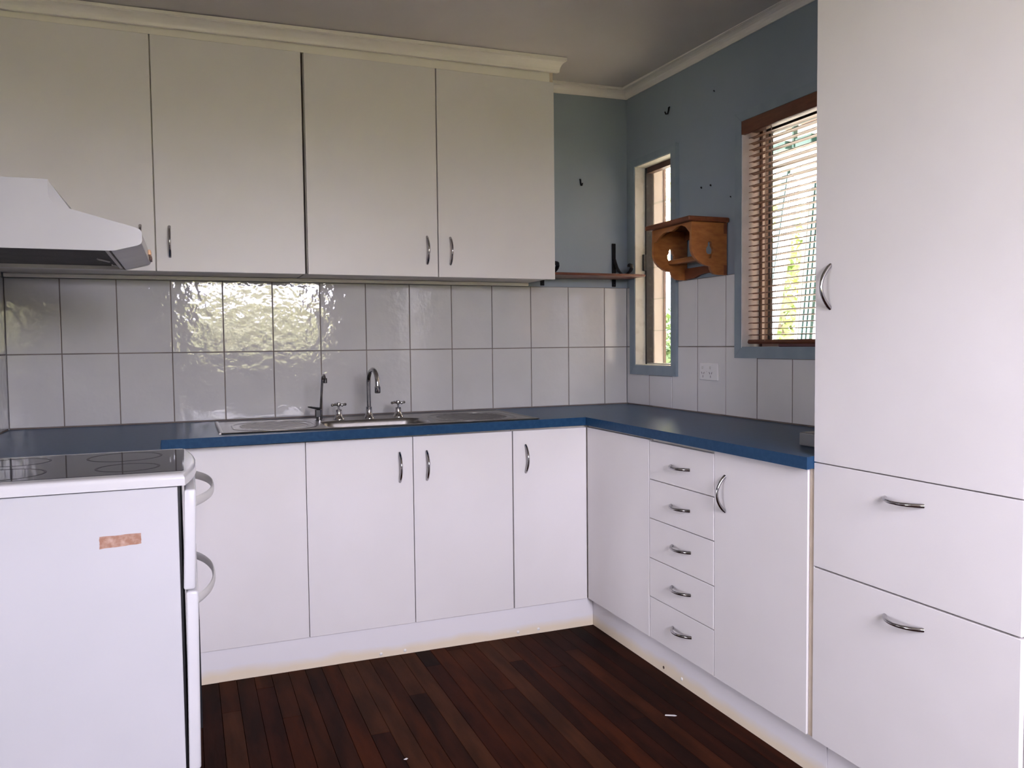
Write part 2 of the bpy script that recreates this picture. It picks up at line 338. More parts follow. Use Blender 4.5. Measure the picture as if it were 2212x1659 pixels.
struct('ceiling', cm, 'ceiling', (0, 0, 2.4))

# cornices: cove profile (out from wall, up to ceiling); each follows that tilt
COVE = [(0.0, -0.044), (0.006, -0.044), (0.008, -0.036), (0.012, -0.028), (0.019, -0.020), (0.028, -0.015), (0.038, -0.0125), (0.044, -0.0125), (0.0442, -0.011), (0.051, -0.011), (0.051, 0.003), (0.0, 0.003)]
def cove(name, p0, p1, out, m='cornice', prof=COVE, mitre0=0.0, mitre1=0.0):
    # p0,p1: ends on the wall; out: outward unit vector; mitre = how far the ends shrink per unit of projection
    p0 = Vector(p0); p1 = Vector(p1); d = (p1 - p0).normalized(); out = Vector(out); vs = []; n = len(prof)
    for (e, sgn, mt) in ((p0, 1, mitre0), (p1, -1, mitre1)):
        for (o, z) in prof:
            q = e + out * o + d * sgn * mt * o; vs.append((q.x, q.y, cz(q.x, q.y) + z))
    from mathutils.geometry import tessellate_polygon
    tri = tessellate_polygon([[Vector((p[0], p[1], 0)) for p in prof]])
    fs = [tuple(t) for t in tri] + [tuple(i + n for i in reversed(t)) for t in tri] + [(i, (i + 1) % n, n + (i + 1) % n, n + i) for i in range(n)]
    mb = MB().add(vs, fs)
    return struct(name, mb, m)
cove('trim_1', (-0.535, 0.006, 0), (0.006, 0.006, 0), (0, -1, 0), mitre1=1.0)
cove('trim_2', (0.006, 0.006, 0), (0.006, YB, 0), (-1, 0, 0), mitre0=1.0)

# ------------------------------------------------------------------ wall tiles
def tile_mesh(name, w, h, m, axis):
    # centred rectangular tile with eased edges; axis 'y' (front faces -y), 'x' (front faces -x), 'X' (front faces +x)
    g = 0.0018; c = 0.0014; d = 0.0062; w2, h2 = w / 2 - g, h / 2 - g
    lay = [(w2, h2, 0.0), (w2, h2, d - c), (w2 - c, h2 - c, d)]
    vs = []
    for (a, b, o) in lay:
        for (sx, sz) in ((-1, -1), (1, -1), (1, 1), (-1, 1)):
            if axis == 'y': vs.append((sx * a, -o + 0.0062, sz * b))
            elif axis == 'x': vs.append((-o + 0.0062, sx * a, sz * b))
            else: vs.append((o - 0.0062, sx * a, sz * b))
    fs = [(0, 1, 5, 4), (1, 2, 6, 5), (2, 3, 7, 6), (3, 0, 4, 7), (4, 5, 9, 8), (5, 6, 10, 9), (6, 7, 11, 10), (7, 4, 8, 11), (8, 9, 10, 11)]
    return MB().add(vs, fs).mesh(name, m)
struct_g = obj('grout_bed', MB().box(XL, -0.0, 0.0022, 0.0062, HB - 0.006, HT), 'grout', wall_back)
TM = {}
def tmesh(w, h, m, ax):
    kx = (round(w, 4), round(h, 4), m, ax)
    if kx not in TM: TM[kx] = tile_mesh('tile', w, h, m, ax)
    return TM[kx]
edges = [0.0] + [-A0 - T * i for i in range(13)] + [XL]
for z0, z1 in ((HB, HM), (HM, HT)):
    for a, b in zip(edges[:-1], edges[1:]):
        inst('tile', tmesh(a - b, z1 - z0, 'tile', 'y'), wall_back, ((a + b) / 2, 0, (z0 + z1) / 2))
obj('grout_bed', MB().box(0.0012, 0.0062, -1.90, 0.0, HB - 0.006, 1.05).box(0.0012, 0.0062, -0.887, -0.462, 1.05, HT).box(0.0012, 0.0062, -0.05, 0, 1.05, HT).box(0.0012, 0.0062, -1.9, -0.887, 1.05, 1.14), 'grout', wall_right)
yb = [-B0 - T * i for i in range(9)]
def rt(y0, y1, z0, z1):
    inst('tile', tmesh(abs(y0 - y1), z1 - z0, 'tile_r', 'x'), wall_right, (0, (y0 + y1) / 2, (z0 + z1) / 2))
def lt(*boxes):   # notched tile round a window frame
    mb = MB()
    for (ya, yb_, za, zb2) in boxes: mb.box(0.0, 0.0062, ya, yb_, za, zb2)
    obj('tile', mb, 'tile_r', wall_right)
g = 0.0022
# lower row
lt((-B0 + g, -g, HB + g, 1.05), (-0.05, -g, 1.05, HM - g))
rt(-B0, -B0 - T, HB, 1.05)
lt((-B0 - 2 * T + g, -B0 - T - g, HB + g, 1.05), (-B0 - 2 * T + g, -0.462, 1.05, HM - g))
rt(yb[2], yb[3], HB, HM)
lt((yb[4] + g, yb[3] - g, HB + g, 1.14), (-0.887, yb[3] - g, 1.14, HM - g))
for i in range(4, 8): rt(yb[i], yb[i + 1], HB, 1.14)
# upper row
rt(0, -0.05, HM, HT); rt(-0.462, yb[2], HM, HT); rt(yb[2], yb[3], HM, HT); rt(yb[3], -0.887, HM, HT)
# left wall tiles behind the stove
obj('grout_bed', MB().box(XL - 0.0062, XL - 0.0022, -1.565, 0.0, HB - 0.006, HT), 'grout', wall_left)
for z0, z1 in ((HB, HM), (HM, HT)):
    for i in range(8):
        w_ = T if i < 7 else 0.165
        inst('tile', tmesh(w_, z1 - z0, 'tile', 'X'), wall_left, (XL, -T * i - w_ / 2, (z0 + z1) / 2))

# ------------------------------------------------------------------ windows
def frame_boards(parent, o, i, x0, x1, m, name='architrave'):
    oy0, oy1, oz0, oz1 = o; iy0, iy1, iz0, iz1 = i; h = 0.0004
    for poly in ([(oy0, oz1), (oy1, oz1), (iy1, iz1), (iy0, iz1)], [(oy0, oz0), (oy1, oz0), (iy1, iz0), (iy0, iz0)],
                 [(oy1, oz0), (oy1, oz1), (iy1, iz1), (iy1, iz0)], [(oy0, oz0), (oy0, oz1), (iy0, iz1), (iy0, iz0)]):
        c = (sum(p[0] for p in poly) / 4, sum(p[1] for p in poly) / 4)
        q = [(p[0] + (c[0] - p[0]) * 0.001, p[1] + (c[1] - p[1]) * 0.001) for p in poly]
        obj(name, MB().prism(q, YZ, x0, x1), m, parent)
def reveals(parent, i, x0, x1, ml, m, name='reveal', th=0.004):
    y0, y1, z0, z1 = i
    obj(name, MB().box(x0, x1, y1 - th, y1, z0, z1), ml, parent)
    obj(name, MB().box(x0, x1, y0, y0 + th, z0, z1), m, parent)
    obj(name, MB().box(x0, x1, y0 + th, y1 - th, z1 - th, z1), m, parent)
    obj(name, MB().box(x0, x1, y0 + th, y1 - th, z0, z0 + th), m, parent)
window_1 = struct_empty('window_1', (0.05, -0.26, 1.05))
frame_boards(window_1, W1['o'], W1['i'], -0.013, 0.006, 'blue_trim')
reveals(window_1, W1['i'], -0.010, 0.048, 'reveal', 'reveal')
y0, y1, z0, z1 = W1['i']
obj('louvre_channel', MB().box(0.046, 0.084, y1 - 0.016, y1, z0, z1), 'black_metal', window_1)
obj('louvre_channel', MB().box(0.046, 0.084, y0, y0 + 0.016, z0, z1), 'black_metal', window_1)
obj('head_rail', MB().box(0.052, 0.084, y0 + 0.016, y1 - 0.016, z1 - 0.030, z1), 'dark_brown', window_1)
obj('sill_rail', MB().box(0.048, 0.095, y0 + 0.016, y1 - 0.016, z0, z0 + 0.010), 'reveal', window_1)
nb = 6; bh = (z1 - 0.03 - z0 - 0.012) / nb
for i in range(nb):
    za = z0 + 0.012 + i * bh
    obj('louvre_blade', MB().add([(0.060, y0 + 0.014, za + bh + 0.004), (0.064, y0 + 0.014, za + bh + 0.004), (0.078, y0 + 0.014, za), (0.074, y0 + 0.014, za),
                                  (0.060, y1 - 0.014, za + bh + 0.004), (0.064, y1 - 0.014, za + bh + 0.004), (0.078, y1 - 0.014, za), (0.074, y1 - 0.014, za)],
                                 [(0, 1, 2, 3), (7, 6, 5, 4), (0, 4, 5, 1), (1, 5, 6, 2), (2, 6, 7, 3), (3, 7, 4, 0)]), 'glass', window_1)
obj('clip', MB().bevbox(0.030, 0.046, y1 - 0.016, y1 - 0.004, 1.56, 1.64, 0.002), 'black_metal', window_1)
# outside lining of the opening
obj('outer_jamb', MB().box(0.085, 0.152, y1, y1 + 0.02, z0 - 0.02, z1 + 0.02), 'cream_ext', window_1)
obj('outer_jamb', MB().box(0.085, 0.152, y0 - 0.02, y0, z0 - 0.02, z1 + 0.02), 'cream_ext', window_1)
obj('outer_jamb', MB().box(0.085, 0.152, y0, y1, z1, z1 + 0.02), 'cream_ext', window_1)
obj('outer_bead', MB().box(0.152, 0.166, y1 - 0.004, y1 + 0.02, z0 - 0.02, z1 + 0.02), 'taupe', window_1)

window_2 = struct_empty('window_2', (0.05, -1.32, 1.14))
frame_boards(window_2, W2['o'], W2['i'], -0.013, 0.006, 'blue_trim')
reveals(window_2, W2['i'], -0.010, 0.076, 'white_reveal', 'blue_trim')
y0, y1, z0, z1 = W2['i']
for (xa, xb, m, dy) in ((0.074, 0.083, 'dark_brown', 0.012), (0.083, 0.097, 'cream_ext', 0.010), (0.097, 0.113, 'taupe', 0.011), (0.113, 0.133, 'black_metal', 0.013)):
    obj('sash_stile', MB().box(xa, xb, y1 - dy, y1, z0, z1), m, window_2)
    obj('sash_stile', MB().box(xa, xb, y0, y0 + dy, z0, z1), m, window_2)
obj('sash_rail', MB().box(0.100, 0.133, y0 + 0.013, y1 - 0.013, z1 - 0.040, z1), 'black_metal', window_2)
obj('sash_rail', MB().box(0.083, 0.133, y0 + 0.013, y1 - 0.013, z0, z0 + 0.022), 'taupe', window_2)
obj('glass_pane', MB().box(0.118, 0.122, y0 + 0.013, y1 - 0.013, z0 + 0.022, z1 - 0.040), 'glass', window_2)
# windows behind the camera: plain timber frames
window_3 = struct_empty('window_3', (-1.25, YB, REAR[2]))
for a, b, c, d in ((REAR[0], REAR[0] + 0.04, REAR[2], REAR[3]), (REAR[1] - 0.04, REAR[1], REAR[2], REAR[3]), (REAR[0] + .04, REAR[1] - .04, REAR[2], REAR[2] + 0.04), (REAR[0] + .04, REAR[1] - .04, REAR[3] - 0.04, REAR[3])):
    obj('frame_bar', MB().box(a, b, YB - 0.09, YB - 0.03, c, d), 'cornice', window_3)
door_1 = struct_empty('door_1', (XF, LEFT[0], LEFT[2]))
for a, b, c, d in ((LEFT[0], LEFT[0] + 0.05, LEFT[2], LEFT[3]), (LEFT[1] - 0.05, LEFT[1], LEFT[2], LEFT[3]), (-3.93, -3.87, LEFT[2], LEFT[3]), (LEFT[0] + .05, LEFT[1] - .05, LEFT[3] - 0.05, LEFT[3])):
    obj('frame_bar', MB().box(XF - 0.09, XF - 0.03, a, b, c, d), 'cornice', door_1)


# ------------------------------------------------------------------ handle mesh (bow pull, 110 mm), runs along z and bows towards -y
def bow(length=0.112, proj=0.030, r=0.0052):
    pts = []; rad = []
    n = 16
    for i in range(n + 1):
        t = i / n; a = (t - 0.5) * 2
        z = a * length / 2; y = -proj * (1 - abs(a) ** 2.0) + (0.002 if i in (0, n) else 0)
        pts.append((0, y, z)); rad.append(r * (1.12 - 0.30 * (1 - abs(a))))
    mb = MB().tube(pts, rad, 10)
    return mb.mesh('handle', 'chrome')
HANDLE = bow()
HV = lambda: (0, 0, 0)
def handle_back(parent, x, y, z):    # vertical, on a face looking -y
    o = inst('handle', HANDLE, parent, (x, y, z)); o['label'] = 'chrome bow handle'; return o
def handle_right(parent, x, y, z, horiz=False):   # on a face looking -x
    o = inst('handle', HANDLE, parent, (x, y, z), (math.pi / 2 if horiz else 0, 0, -math.pi / 2) if not horiz else (0, 0, 0))
    if horiz:
        o.rotation_mode = 'QUATERNION'
        # local z -> world y, local -y -> world -x  (local y -> world x, local x -> world z)
        o.rotation_quaternion = Matrix(((0, 1, 0), (0, 0, 1), (1, 0, 0))).to_quaternion()
    o['label'] = 'chrome bow handle'; return o

# ------------------------------------------------------------------ wall cupboards
UY = -0.300; DT = 0.017
def upper(x0, xm, x1, hl, hr, label):
    t = thing('wall_cabinet', ((x0 + x1) / 2, 0, 1.492), label, 'cabinet', 'white wall cupboards')
    obj('body', MB().box(x0 + 0.0015, x1 - 0.0015, -0.0005, UY + DT + 0.001, 1.4985, 2.358), 'carcass', t)
    for a, b, h in ((x0, xm, hl), (xm, x1, hr)):
        ga = 0.004 if a == x0 and x0 > XL + 0.01 else 0.0022
        gb = 0.004 if b == x1 and x1 < -0.6 else (0.0022 if b == xm else 0.0)
        d = obj('door', MB().bevbox(a + ga, b - gb, UY, UY + DT, 1.492, 2.3565, 0.0012), 'laminate', t)
        handle_back(d, h, UY, 1.602)
    return t
upper(XL + 0.001, -2.170, -1.624, -2.220, -2.121, 'long double-door white wall cupboard above the range hood')
upper(-1.620, -1.078, -0.537, -1.126, -1.024, 'double-door white wall cupboard ending beside the blue wall')
# batten under the cupboards at the wall, filler board above the doors and the crown moulding
struct('trim_3', MB().bevbox(XL + 0.003, -0.545, -0.016, -0.0002, HT + 0.001, 1.4975, 0.002), 'cream_trim')
struct('trim_4', MB().box(XL + 0.003, -0.554, -0.294, -0.279, 2.3585, 2.42), 'cream_trim')
struct('trim_5', MB().box(-0.5535, -0.5385, -0.294, -0.06, 2.3585, 2.42), 'laminate_edge')
CROWN = [(0.0, -0.050), (0.014, -0.050), (0.016, -0.046), (0.018, -0.038), (0.023, -0.030), (0.031, -0.023), (0.041, -0.0185), (0.052, -0.017), (0.060, -0.017), (0.0602, -0.0155), (0.068, -0.0155), (0.068, -0.001), (0.0, -0.001)]
def cz_crown(x): return 2.447 - 0.0148 * (-0.5 - x)  # crown drops and thins leftwards, standing in for lens distortion
vs = []; n = len(CROWN)
for xx in (XL + 0.003, -0.520):
    for (o, z) in CROWN: vs.append((xx + (o * 0.25 if xx > -1 else 0), -0.302 - o, cz_crown(xx) + z * (1.0 if xx > -1 else 0.76)))
from mathutils.geometry import tessellate_polygon
tri = tessellate_polygon([[Vector((p[0], p[1], 0)) for p in CROWN]])
mb = MB().add(vs, [tuple(t) for t in tri] + [tuple(i + n for i in reversed(t)) for t in tri] + [(i, (i + 1) % n, n + (i + 1) % n, n + i) for i in range(n)])
struct('trim_6', mb, 'cream_trim')

# ------------------------------------------------------------------ base cupboards
BY = -0.565; ZD0, ZD1 = 0.1225, 0.853; BT = 0.017; BX = -0.519
def body_back(t, x0, x1): obj('body', MB().box(x0 + 0.0008, x1 - 0.0008, -0.01, BY + BT + 0.0015, ZD0 - 0.001, 0.861), 'carcass', t)
def door_back(t, x0, x1, h=None, g0=0.0012, g1=0.0012):
    d = obj('door', MB().bevbox(x0 + g0, x1 - g1, BY, BY + BT, ZD0, ZD1, 0.001), 'laminate', t)
    if h is not None: handle_back(d, h, BY, 0.737)
t = thing('base_cabinet', (-1.92, -0.3, ZD0), 'white base cupboard with a blank door right behind the stove handles', 'cabinet', 'white base cupboards')
body_back(t, -2.150, -1.678); door_back(t, -2.145, -1.678)
t = thing('base_cabinet', (-1.27, -0.3, ZD0), 'double-door white base cupboard directly under the sink', 'cabinet', 'white base cupboards')
obj('body', MB().box(-1.677, -1.661, -0.01, BY + BT + 0.0015, ZD0 - 0.001, 0.861).box(-0.874, -0.858, -0.01, BY + BT + 0.0015, ZD0 - 0.001, 0.861).box(-1.661, -0.874, -0.01, BY + BT + 0.0015, ZD0 - 0.001, ZD0 + 0.016).box(-1.661, -0.874, -0.01, -0.02, ZD0 + 0.016, 0.861).box(-1.661, -0.874, -0.545, BY + BT + 0.0015, 0.80, 0.861), 'carcass', t); door_back(t, -1.678, -1.272, -1.325, g1=0.0014); door_back(t, -1.272, -0.857, -1.217, g0=0.0014, g1=0.002)
t = thing('corner_cabinet', (-0.55, -0.55, ZD0), 'white corner base cupboard with two doors meeting in the inner corner', 'cabinet', 'white base cupboards')
obj('body', MB().prism([(-0.856, -0.01), (-0.01, -0.01), (-0.01, -1.060), (BX + BT + 0.0015, -1.060), (BX + BT + 0.0015, BY + BT + 0.0015), (-0.856, BY + BT + 0.0015)], XY, ZD0 - 0.001, 0.861), 'carcass', t)
door_back(t, -0.856, BX - 0.0015, -0.799, g0=0.002, g1=0.002)
obj('door', MB().bevbox(BX, BX + BT, -1.0585, BY - 0.0025, ZD0, ZD1, 0.001), 'laminate', t)
t = thing('drawer_unit', (-0.27, -1.257, ZD0), 'narrow white base unit with a stack of five drawers', 'drawer unit')
obj('body', MB().box(-0.01, BX + BT + 0.0015, -1.453, -1.0615, ZD0 - 0.001, 0.861), 'carcass', t)
zs = [0.850, 0.709, 0.566, 0.4195, 0.276, 0.1225]
for i in range(5):
    dx = random.uniform(-0.0007, 0.0009)
    d = obj('drawer', MB().bevbox(BX + dx, BX + BT, -1.4525, -1.0635, zs[i + 1] + 0.0014, zs[i] - 0.0014, 0.001), 'laminate', t)
    handle_right(d, BX + dx, (-1.261, -1.2625, -1.2675, -1.267, -1.270)[i], (0.777, 0.6385, 0.497, 0.352, 0.2075)[i], True)
t = thing('base_cabinet', (-0.27, -1.665, ZD0), 'single-door white base cupboard between the drawers and the tall pantry', 'cabinet', 'white base cupboards')
obj('body', MB().box(-0.01, BX + BT + 0.0015, -1.877, -1.4545, ZD0 - 0.001, 0.861), 'carcass', t)
d = obj('door', MB().bevbox(BX, BX + BT, -1.8765, -1.4555, ZD0, 0.858, 0.001), 'laminate', t)
handle_right(d, BX, -1.510, 0.7295)
obj('filler_strip', MB().box(BX + 0.006, BX + BT, -1.8965, -1.879, ZD0, 0.861), 'laminate_edge', t)
obj('edge_strip', MB().box(BX + 0.003, BX + BT, -1.8990, -1.8970, ZD0, 0.861), 'plastic_white', t)
# kick boards
kb = struct('baseboard_back', MB().box(-2.16, -0.489, -0.552, -0.538, 0.0, ZD0 - 0.0015), 'kick', (0, 0, 0))
kr = struct('baseboard_right', MB().box(-0.4885, -0.474, -1.922, -0.552, 0.0, ZD0 - 0.0015).box(-0.4875, -0.474, -2.49, -1.924, 0.0, ZD0 - 0.0015), 'kick', (0, 0, 0))
CAPY = MB().lathe([(0.0001, -0.001), (0.0062, -0.001), (0.0062, 0.0012), (0.0045, 0.0026), (0.0001, 0.003)], (0, 0, 0), 14).mesh('screw_cap', 'screw_cap')
HOLE = MB().lathe([(0.0001, -0.001), (0.0055, -0.001), (0.0055, 0.0008), (0.003, 0.0010), (0.0001, 0.0011)], (0, 0, 0), 14).mesh('screw_hole', 'screw_hole')
for xx, zz in ((-1.409, 0.0135), (-1.314, 0.0135), (-0.836, 0.0175), (-0.744, 0.0175)): inst('screw_cap', CAPY, kb, (xx, -0.552, zz), (math.pi / 2, 0, 0))
inst('screw_cap', HOLE, kr, (-0.4885, -1.108, 0.020), (0, -math.pi / 2, 0)); inst('screw_cap', CAPY, kr, (-0.4885, -1.225, 0.022), (0, -math.pi / 2, 0))

# tall pantry
PY0, PY1 = -2.489, -1.8995
pt = thing('pantry_cabinet', (-0.26, -2.19, ZD0), 'tall white pantry with one long door above two deep drawers', 'cabinet')
obj('body', MB().box(-0.01, BX + BT + 0.0015, PY0 + 0.001, PY1 - 0.001, ZD0 - 0.001, 2.385), 'carcass', pt)
d = obj('door', MB().bevbox(BX, BX + BT, PY0, PY1, 0.8825, 2.385, 0.001), 'laminate', pt); handle_right(d, BX, -1.953, 1.346)
d = obj('drawer', MB().bevbox(BX, BX + BT, PY0, PY1, 0.6000, 0.8795, 0.001), 'laminate', pt); handle_right(d, BX, -2.193, 0.8255, True)
d = obj('drawer', MB().bevbox(BX, BX + BT, PY0, PY1, ZD0, 0.5955, 0.001), 'laminate', pt); handle_right(d, BX, -2.197, 0.538, True)
struct('wall_nib', MB().box(-0.508, 0.006, -2.62, -2.492, 0, 2.38), 'white_wall', (0, -2.55, 0))

# ------------------------------------------------------------------ worktop
WF = [(XL + 0.001, -0.001), (-0.001, -0.001), (-0.001, -1.8985), (-0.522, -1.8985), (-0.551, -1.908), (-0.532, -0.580), (-2.162, -0.655), (-2.158, -0.972), (XL + 0.001, -0.972)]
SK = (-1.968, -0.742, -0.560, -0.080)      # sink cut-out x0,x1,y0,y1 (outer rim)
hole = rect(SK[0] + 0.02, SK[1] - 0.02, SK[2] + 0.02, SK[3] - 0.02)
wt = obj('worktop', MB().plate(WF, [hole], XY, WT - 0.0335, WT), 'worktop', None, (-1.3, -0.4, WT - 0.0335))
tag(wt, 'blue laminate worktop running round the corner under the tiles', 'worktop')
# cupboard carcass carrying the worktop beside the stove
t = thing('corner_cabinet', (-2.45, -0.5, 0.0), 'white panelled corner base under the worktop behind the stove', 'cabinet', 'white base cupboards')
obj('side_panel', MB().box(-2.185, -2.168, -0.970, -0.572, 0.0, WT - 0.035), 'laminate', t)
obj('body', MB().box(XL + 0.004, -2.186, -0.968, -0.01, 0.0, WT - 0.035), 'carcass', t)

# ------------------------------------------------------------------ sink
sx0, sx1, sy0, sy1 = SK; ZS = WT
sink = thing('kitchen_sink', ((sx0 + sx1) / 2, (sy0 + sy1) / 2, WT - 0.16), 'stainless steel sink with two ribbed drainers set into the worktop', 'sink')
bx0, bx1, by0, by1 = -1.585, -1.175, -0.525, -0.262
def rrect(x0, x1, y0, y1, r, n=8):
    pts = []
    for (cx, cy_, a0) in ((x1 - r, y0 + r, -90), (x1 - r, y1 - r, 0), (x0 + r, y1 - r, 90), (x0 + r, y0 + r, 180)):
        for i in range(n + 1):
            a = math.radians(a0 + 90 * i / n); pts.append((cx + r * math.cos(a), cy_ + r * math.sin(a)))
    return pts
mb = MB(); out = rect(sx0 + 0.006, sx1 - 0.006, sy0 + 0.006, sy1 - 0.006)
hole = rrect(bx0, bx1, by0, by1, 0.06)
mb.plate(out, [hole], XY, ZS + 0.0022, ZS + 0.0010)
obj('deck', mb, 'steel', sink)
mb = MB()
for p, q in (((sx0, sy0), (sx1, sy0)), ((sx1, sy0), (sx1, sy1)), ((sx1, sy1), (sx0, sy1)), ((sx0, sy1), (sx0, sy0))):
    mb.tube([(p[0], p[1], ZS + 0.0015), (q[0], q[1], ZS + 0.0015)], 0.0045, 8, flat=(0.75, 1.9, (0, 0, 1)))
obj('rim', mb, 'steel', sink)
mb = MB(); loops = []
for (ins, z, r) in ((0.0, 0.0022, 0.06), (0.004, -0.002, 0.058), (0.008, -0.012, 0.056), (0.016, -0.10, 0.052), (0.026, -0.135, 0.05), (0.06, -0.150, 0.035), (0.11, -0.152, 0.012)):
    loops.append([(p[0], p[1], ZS + z) for p in rrect(bx0 + ins, bx1 - ins, by0 + ins, by1 - ins, r)])
n = len(loops[0]); vs = [v for l in loops for v in l]
fs = [(i * n + k, i * n + (k + 1) % n, (i + 1) * n + (k + 1) % n, (i + 1) * n + k) for i in range(len(loops) - 1) for k in range(n)] + [tuple(range((len(loops) - 1) * n, len(loops) * n))]
mb.add(vs, fs); mb.smooth = True
obj('bowl', mb, 'steel', sink)
mb = MB().lathe([(0.0001, 0), (0.032, 0), (0.040, 0.002), (0.040, 0.004), (0.030, 0.003), (0.0001, 0.001)], ((bx0 + bx1) / 2, (by0 + by1) / 2, ZS - 0.152), 20)
obj('drain', mb, 'chrome', sink)
for (da, db) in ((sx0 + 0.05, bx0 - 0.03), (bx1 + 0.05, sx1 - 0.045)):
    # raised lip of the drainer field, then its ribs
    mb = MB(); ring = rrect(da, db, sy0 + 0.035, sy1 - 0.09, 0.12, 10); ring.append(ring[0])
    mb.tube([(p[0], p[1], ZS + 0.0020) for p in ring], 0.0035, 6, cap=False, flat=(0.6, 1.4, (0, 0, 1)))
    obj('drainer_lip', mb, 'steel', sink)
    nr = 13
    for i in range(nr):
        yy = sy0 + 0.055 + (sy1 - 0.11 - sy0 - 0.055) * i / (nr - 1); e = 0.10 * (abs(i - (nr - 1) / 2) / ((nr - 1) / 2)) ** 3
        obj('drainer_rib', MB().tube([(da + 0.025 + e, yy, ZS + 0.0012), (da + 0.035 + e, yy, ZS + 0.003), (db - 0.035 - e, yy, ZS + 0.003), (db - 0.025 - e, yy, ZS + 0.0012)], 0.0036, 6, flat=(0.5, 1, (0, 0, 1))), 'steel_dark', sink)

# taps
TY = -0.205; ZT = ZS + 0.0022
def cross_tap(x, label, rot):
    t = thing('sink_tap', (x, TY, ZT), label, 'tap', 'chrome taps behind the sink bowl')
    obj('flange', MB().lathe([(0.0235, 0), (0.0235, 0.003), (0.019, 0.009), (0.0145, 0.018), (0.0125, 0.030), (0.0125, 0.040), (0.0105, 0.042), (0.0105, 0.0425)], (x, TY, ZT), 20), 'chrome', t)
    obj('spindle', MB().lathe([(0.0042, 0.0425), (0.0042, 0.058)], (x, TY, ZT), 12), 'chrome', t)
    h = obj('cross_handle', MB().lathe([(0.004, 0.054), (0.0095, 0.057), (0.0100, 0.066), (0.0085, 0.071), (0.0001, 0.0725)], (x, TY, ZT), 16), 'chrome', t)
    for k in range(4):
        a = rot + k * math.pi / 2; c, s = math.cos(a), math.sin(a)
        pts = [(x + c * d, TY + s * d, ZT + 0.062) for d in (0.006, 0.014, 0.020, 0.026, 0.030, 0.0335, 0.0355)]
        obj('arm', MB().tube(pts, [0.0046, 0.0036, 0.0036, 0.0050, 0.0062, 0.0050, 0.0015], 10), 'chrome', h)
    return t
cross_tap(-1.4915, 'chrome cross-handled tap between the filter tap and the tall spout', math.radians(18))
cross_tap(-1.2390, 'chrome cross-handled tap to the right of the tall spout', math.radians(18))
spx = -1.365
t = thing('gooseneck_spout', (spx, TY, ZT), 'tall chrome gooseneck spout standing over the sink bowl', 'tap', 'chrome taps behind the sink bowl')
obj('flange', MB().lathe([(0.0235, 0), (0.0235, 0.003), (0.019, 0.009), (0.0145, 0.018), (0.0125, 0.030), (0.0122, 0.042), (0.0122, 0.048), (0.0098, 0.050)], (spx, TY, ZT), 20), 'chrome', t)
pts = [(spx, TY, ZT + 0.03 + 0.122 * i / 6) for i in range(7)]
R = 0.060; dirx, diry = 0.10, -1.0
nrm = math.hypot(dirx, diry); dirx /= nrm; diry /= nrm
for i in range(1, 15):
    a = math.radians(178 * i / 14); d = R * (1 - math.cos(a)); z = ZT + 0.152 + R * math.sin(a) * 0.92
    pts.append((spx + dirx * d, TY + diry * d, z))
e = pts[-1]; pts.append((e[0], e[1] - 0.001, e[2] - 0.022))
obj('neck', MB().tube(pts, 0.0093, 14), 'chrome', t)
obj('aerator', MB().lathe([(0.0085, 0.018), (0.0125, 0.014), (0.0125, -0.008), (0.011, -0.012), (0.0001, -0.012)], (e[0], e[1] - 0.001, e[2] - 0.030), 16), 'chrome', t)
fx = -1.573
t = thing('filter_tap', (fx, TY - 0.005, ZT), 'slim dark filtered-water tap with a black lever, leftmost on the sink', 'tap', 'chrome taps behind the sink bowl')
obj('base', MB().lathe([(0.0205, 0), (0.0205, 0.002), (0.014, 0.004), (0.013, 0.045), (0.011, 0.047)], (fx, TY - 0.005, ZT), 18), 'chrome', t)
obj('valve_body', MB().bevbox(fx - 0.016, fx + 0.004, TY - 0.019, TY + 0.009, ZT + 0.014, ZT + 0.046, 0.002), 'black_plastic', t)
pts = [(fx + 0.006 + 0.006 * i / 6, TY - 0.005 - 0.004 * i, ZT + 0.040 + 0.128 * i / 6) for i in range(7)]
b = pts[-1]
for i in range(1, 11):
    a = math.radians(165 * i / 10); d = 0.030 * (1 - math.cos(a)); pts.append((b[0] + 0.0015 * i / 10, b[1] - d, b[2] + 0.022 * math.sin(a)))
obj('neck', MB().tube(pts, 0.0052, 10), 'black_plastic' if False else 'chrome', t)
e = pts[-1]
obj('nozzle', MB().lathe([(0.0062, 0.006), (0.0075, 0.004), (0.0075, -0.014), (0.0001, -0.015)], (e[0] + 0.001, e[1], e[2] - 0.002), 12), 'black_plastic', t)
obj('lever', MB().tube([(fx + 0.002, TY - 0.005, ZT + 0.049), (fx - 0.016, TY - 0.006, ZT + 0.052), (fx - 0.034, TY - 0.008, ZT + 0.056), (fx - 0.046, TY - 0.009, ZT + 0.058)], [0.0048, 0.0046, 0.0040, 0.0022], 8), 'black_plastic', t)

# ------------------------------------------------------------------ stove
SY0, SY1 = -1.520, -0.990
st = thing('freestanding_stove', (-2.40, -1.255, 0.0), 'white freestanding electric stove with black glass hob seen from its side', 'stove')
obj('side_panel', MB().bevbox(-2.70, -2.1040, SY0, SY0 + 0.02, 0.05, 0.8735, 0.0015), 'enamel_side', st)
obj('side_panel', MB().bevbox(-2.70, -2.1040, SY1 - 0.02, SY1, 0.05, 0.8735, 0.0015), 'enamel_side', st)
obj('oven_body', MB().box(-2.70, -2.0985, SY0 + 0.021, SY1 - 0.021, 0.05, 0.872), 'black_plastic', st)  # black colour puts the dark shade into the gap behind the oven doors
for (fx_, fy_) in ((-2.66, SY0 + 0.04), (-2.66, SY1 - 0.04), (-2.14, SY0 + 0.04), (-2.14, SY1 - 0.04)):
    obj('foot', MB().lathe([(0.018, 0), (0.018, 0.01), (0.010, 0.012), (0.010, 0.05)], (fx_, fy_, 0.0), 12), 'black_plastic', st)
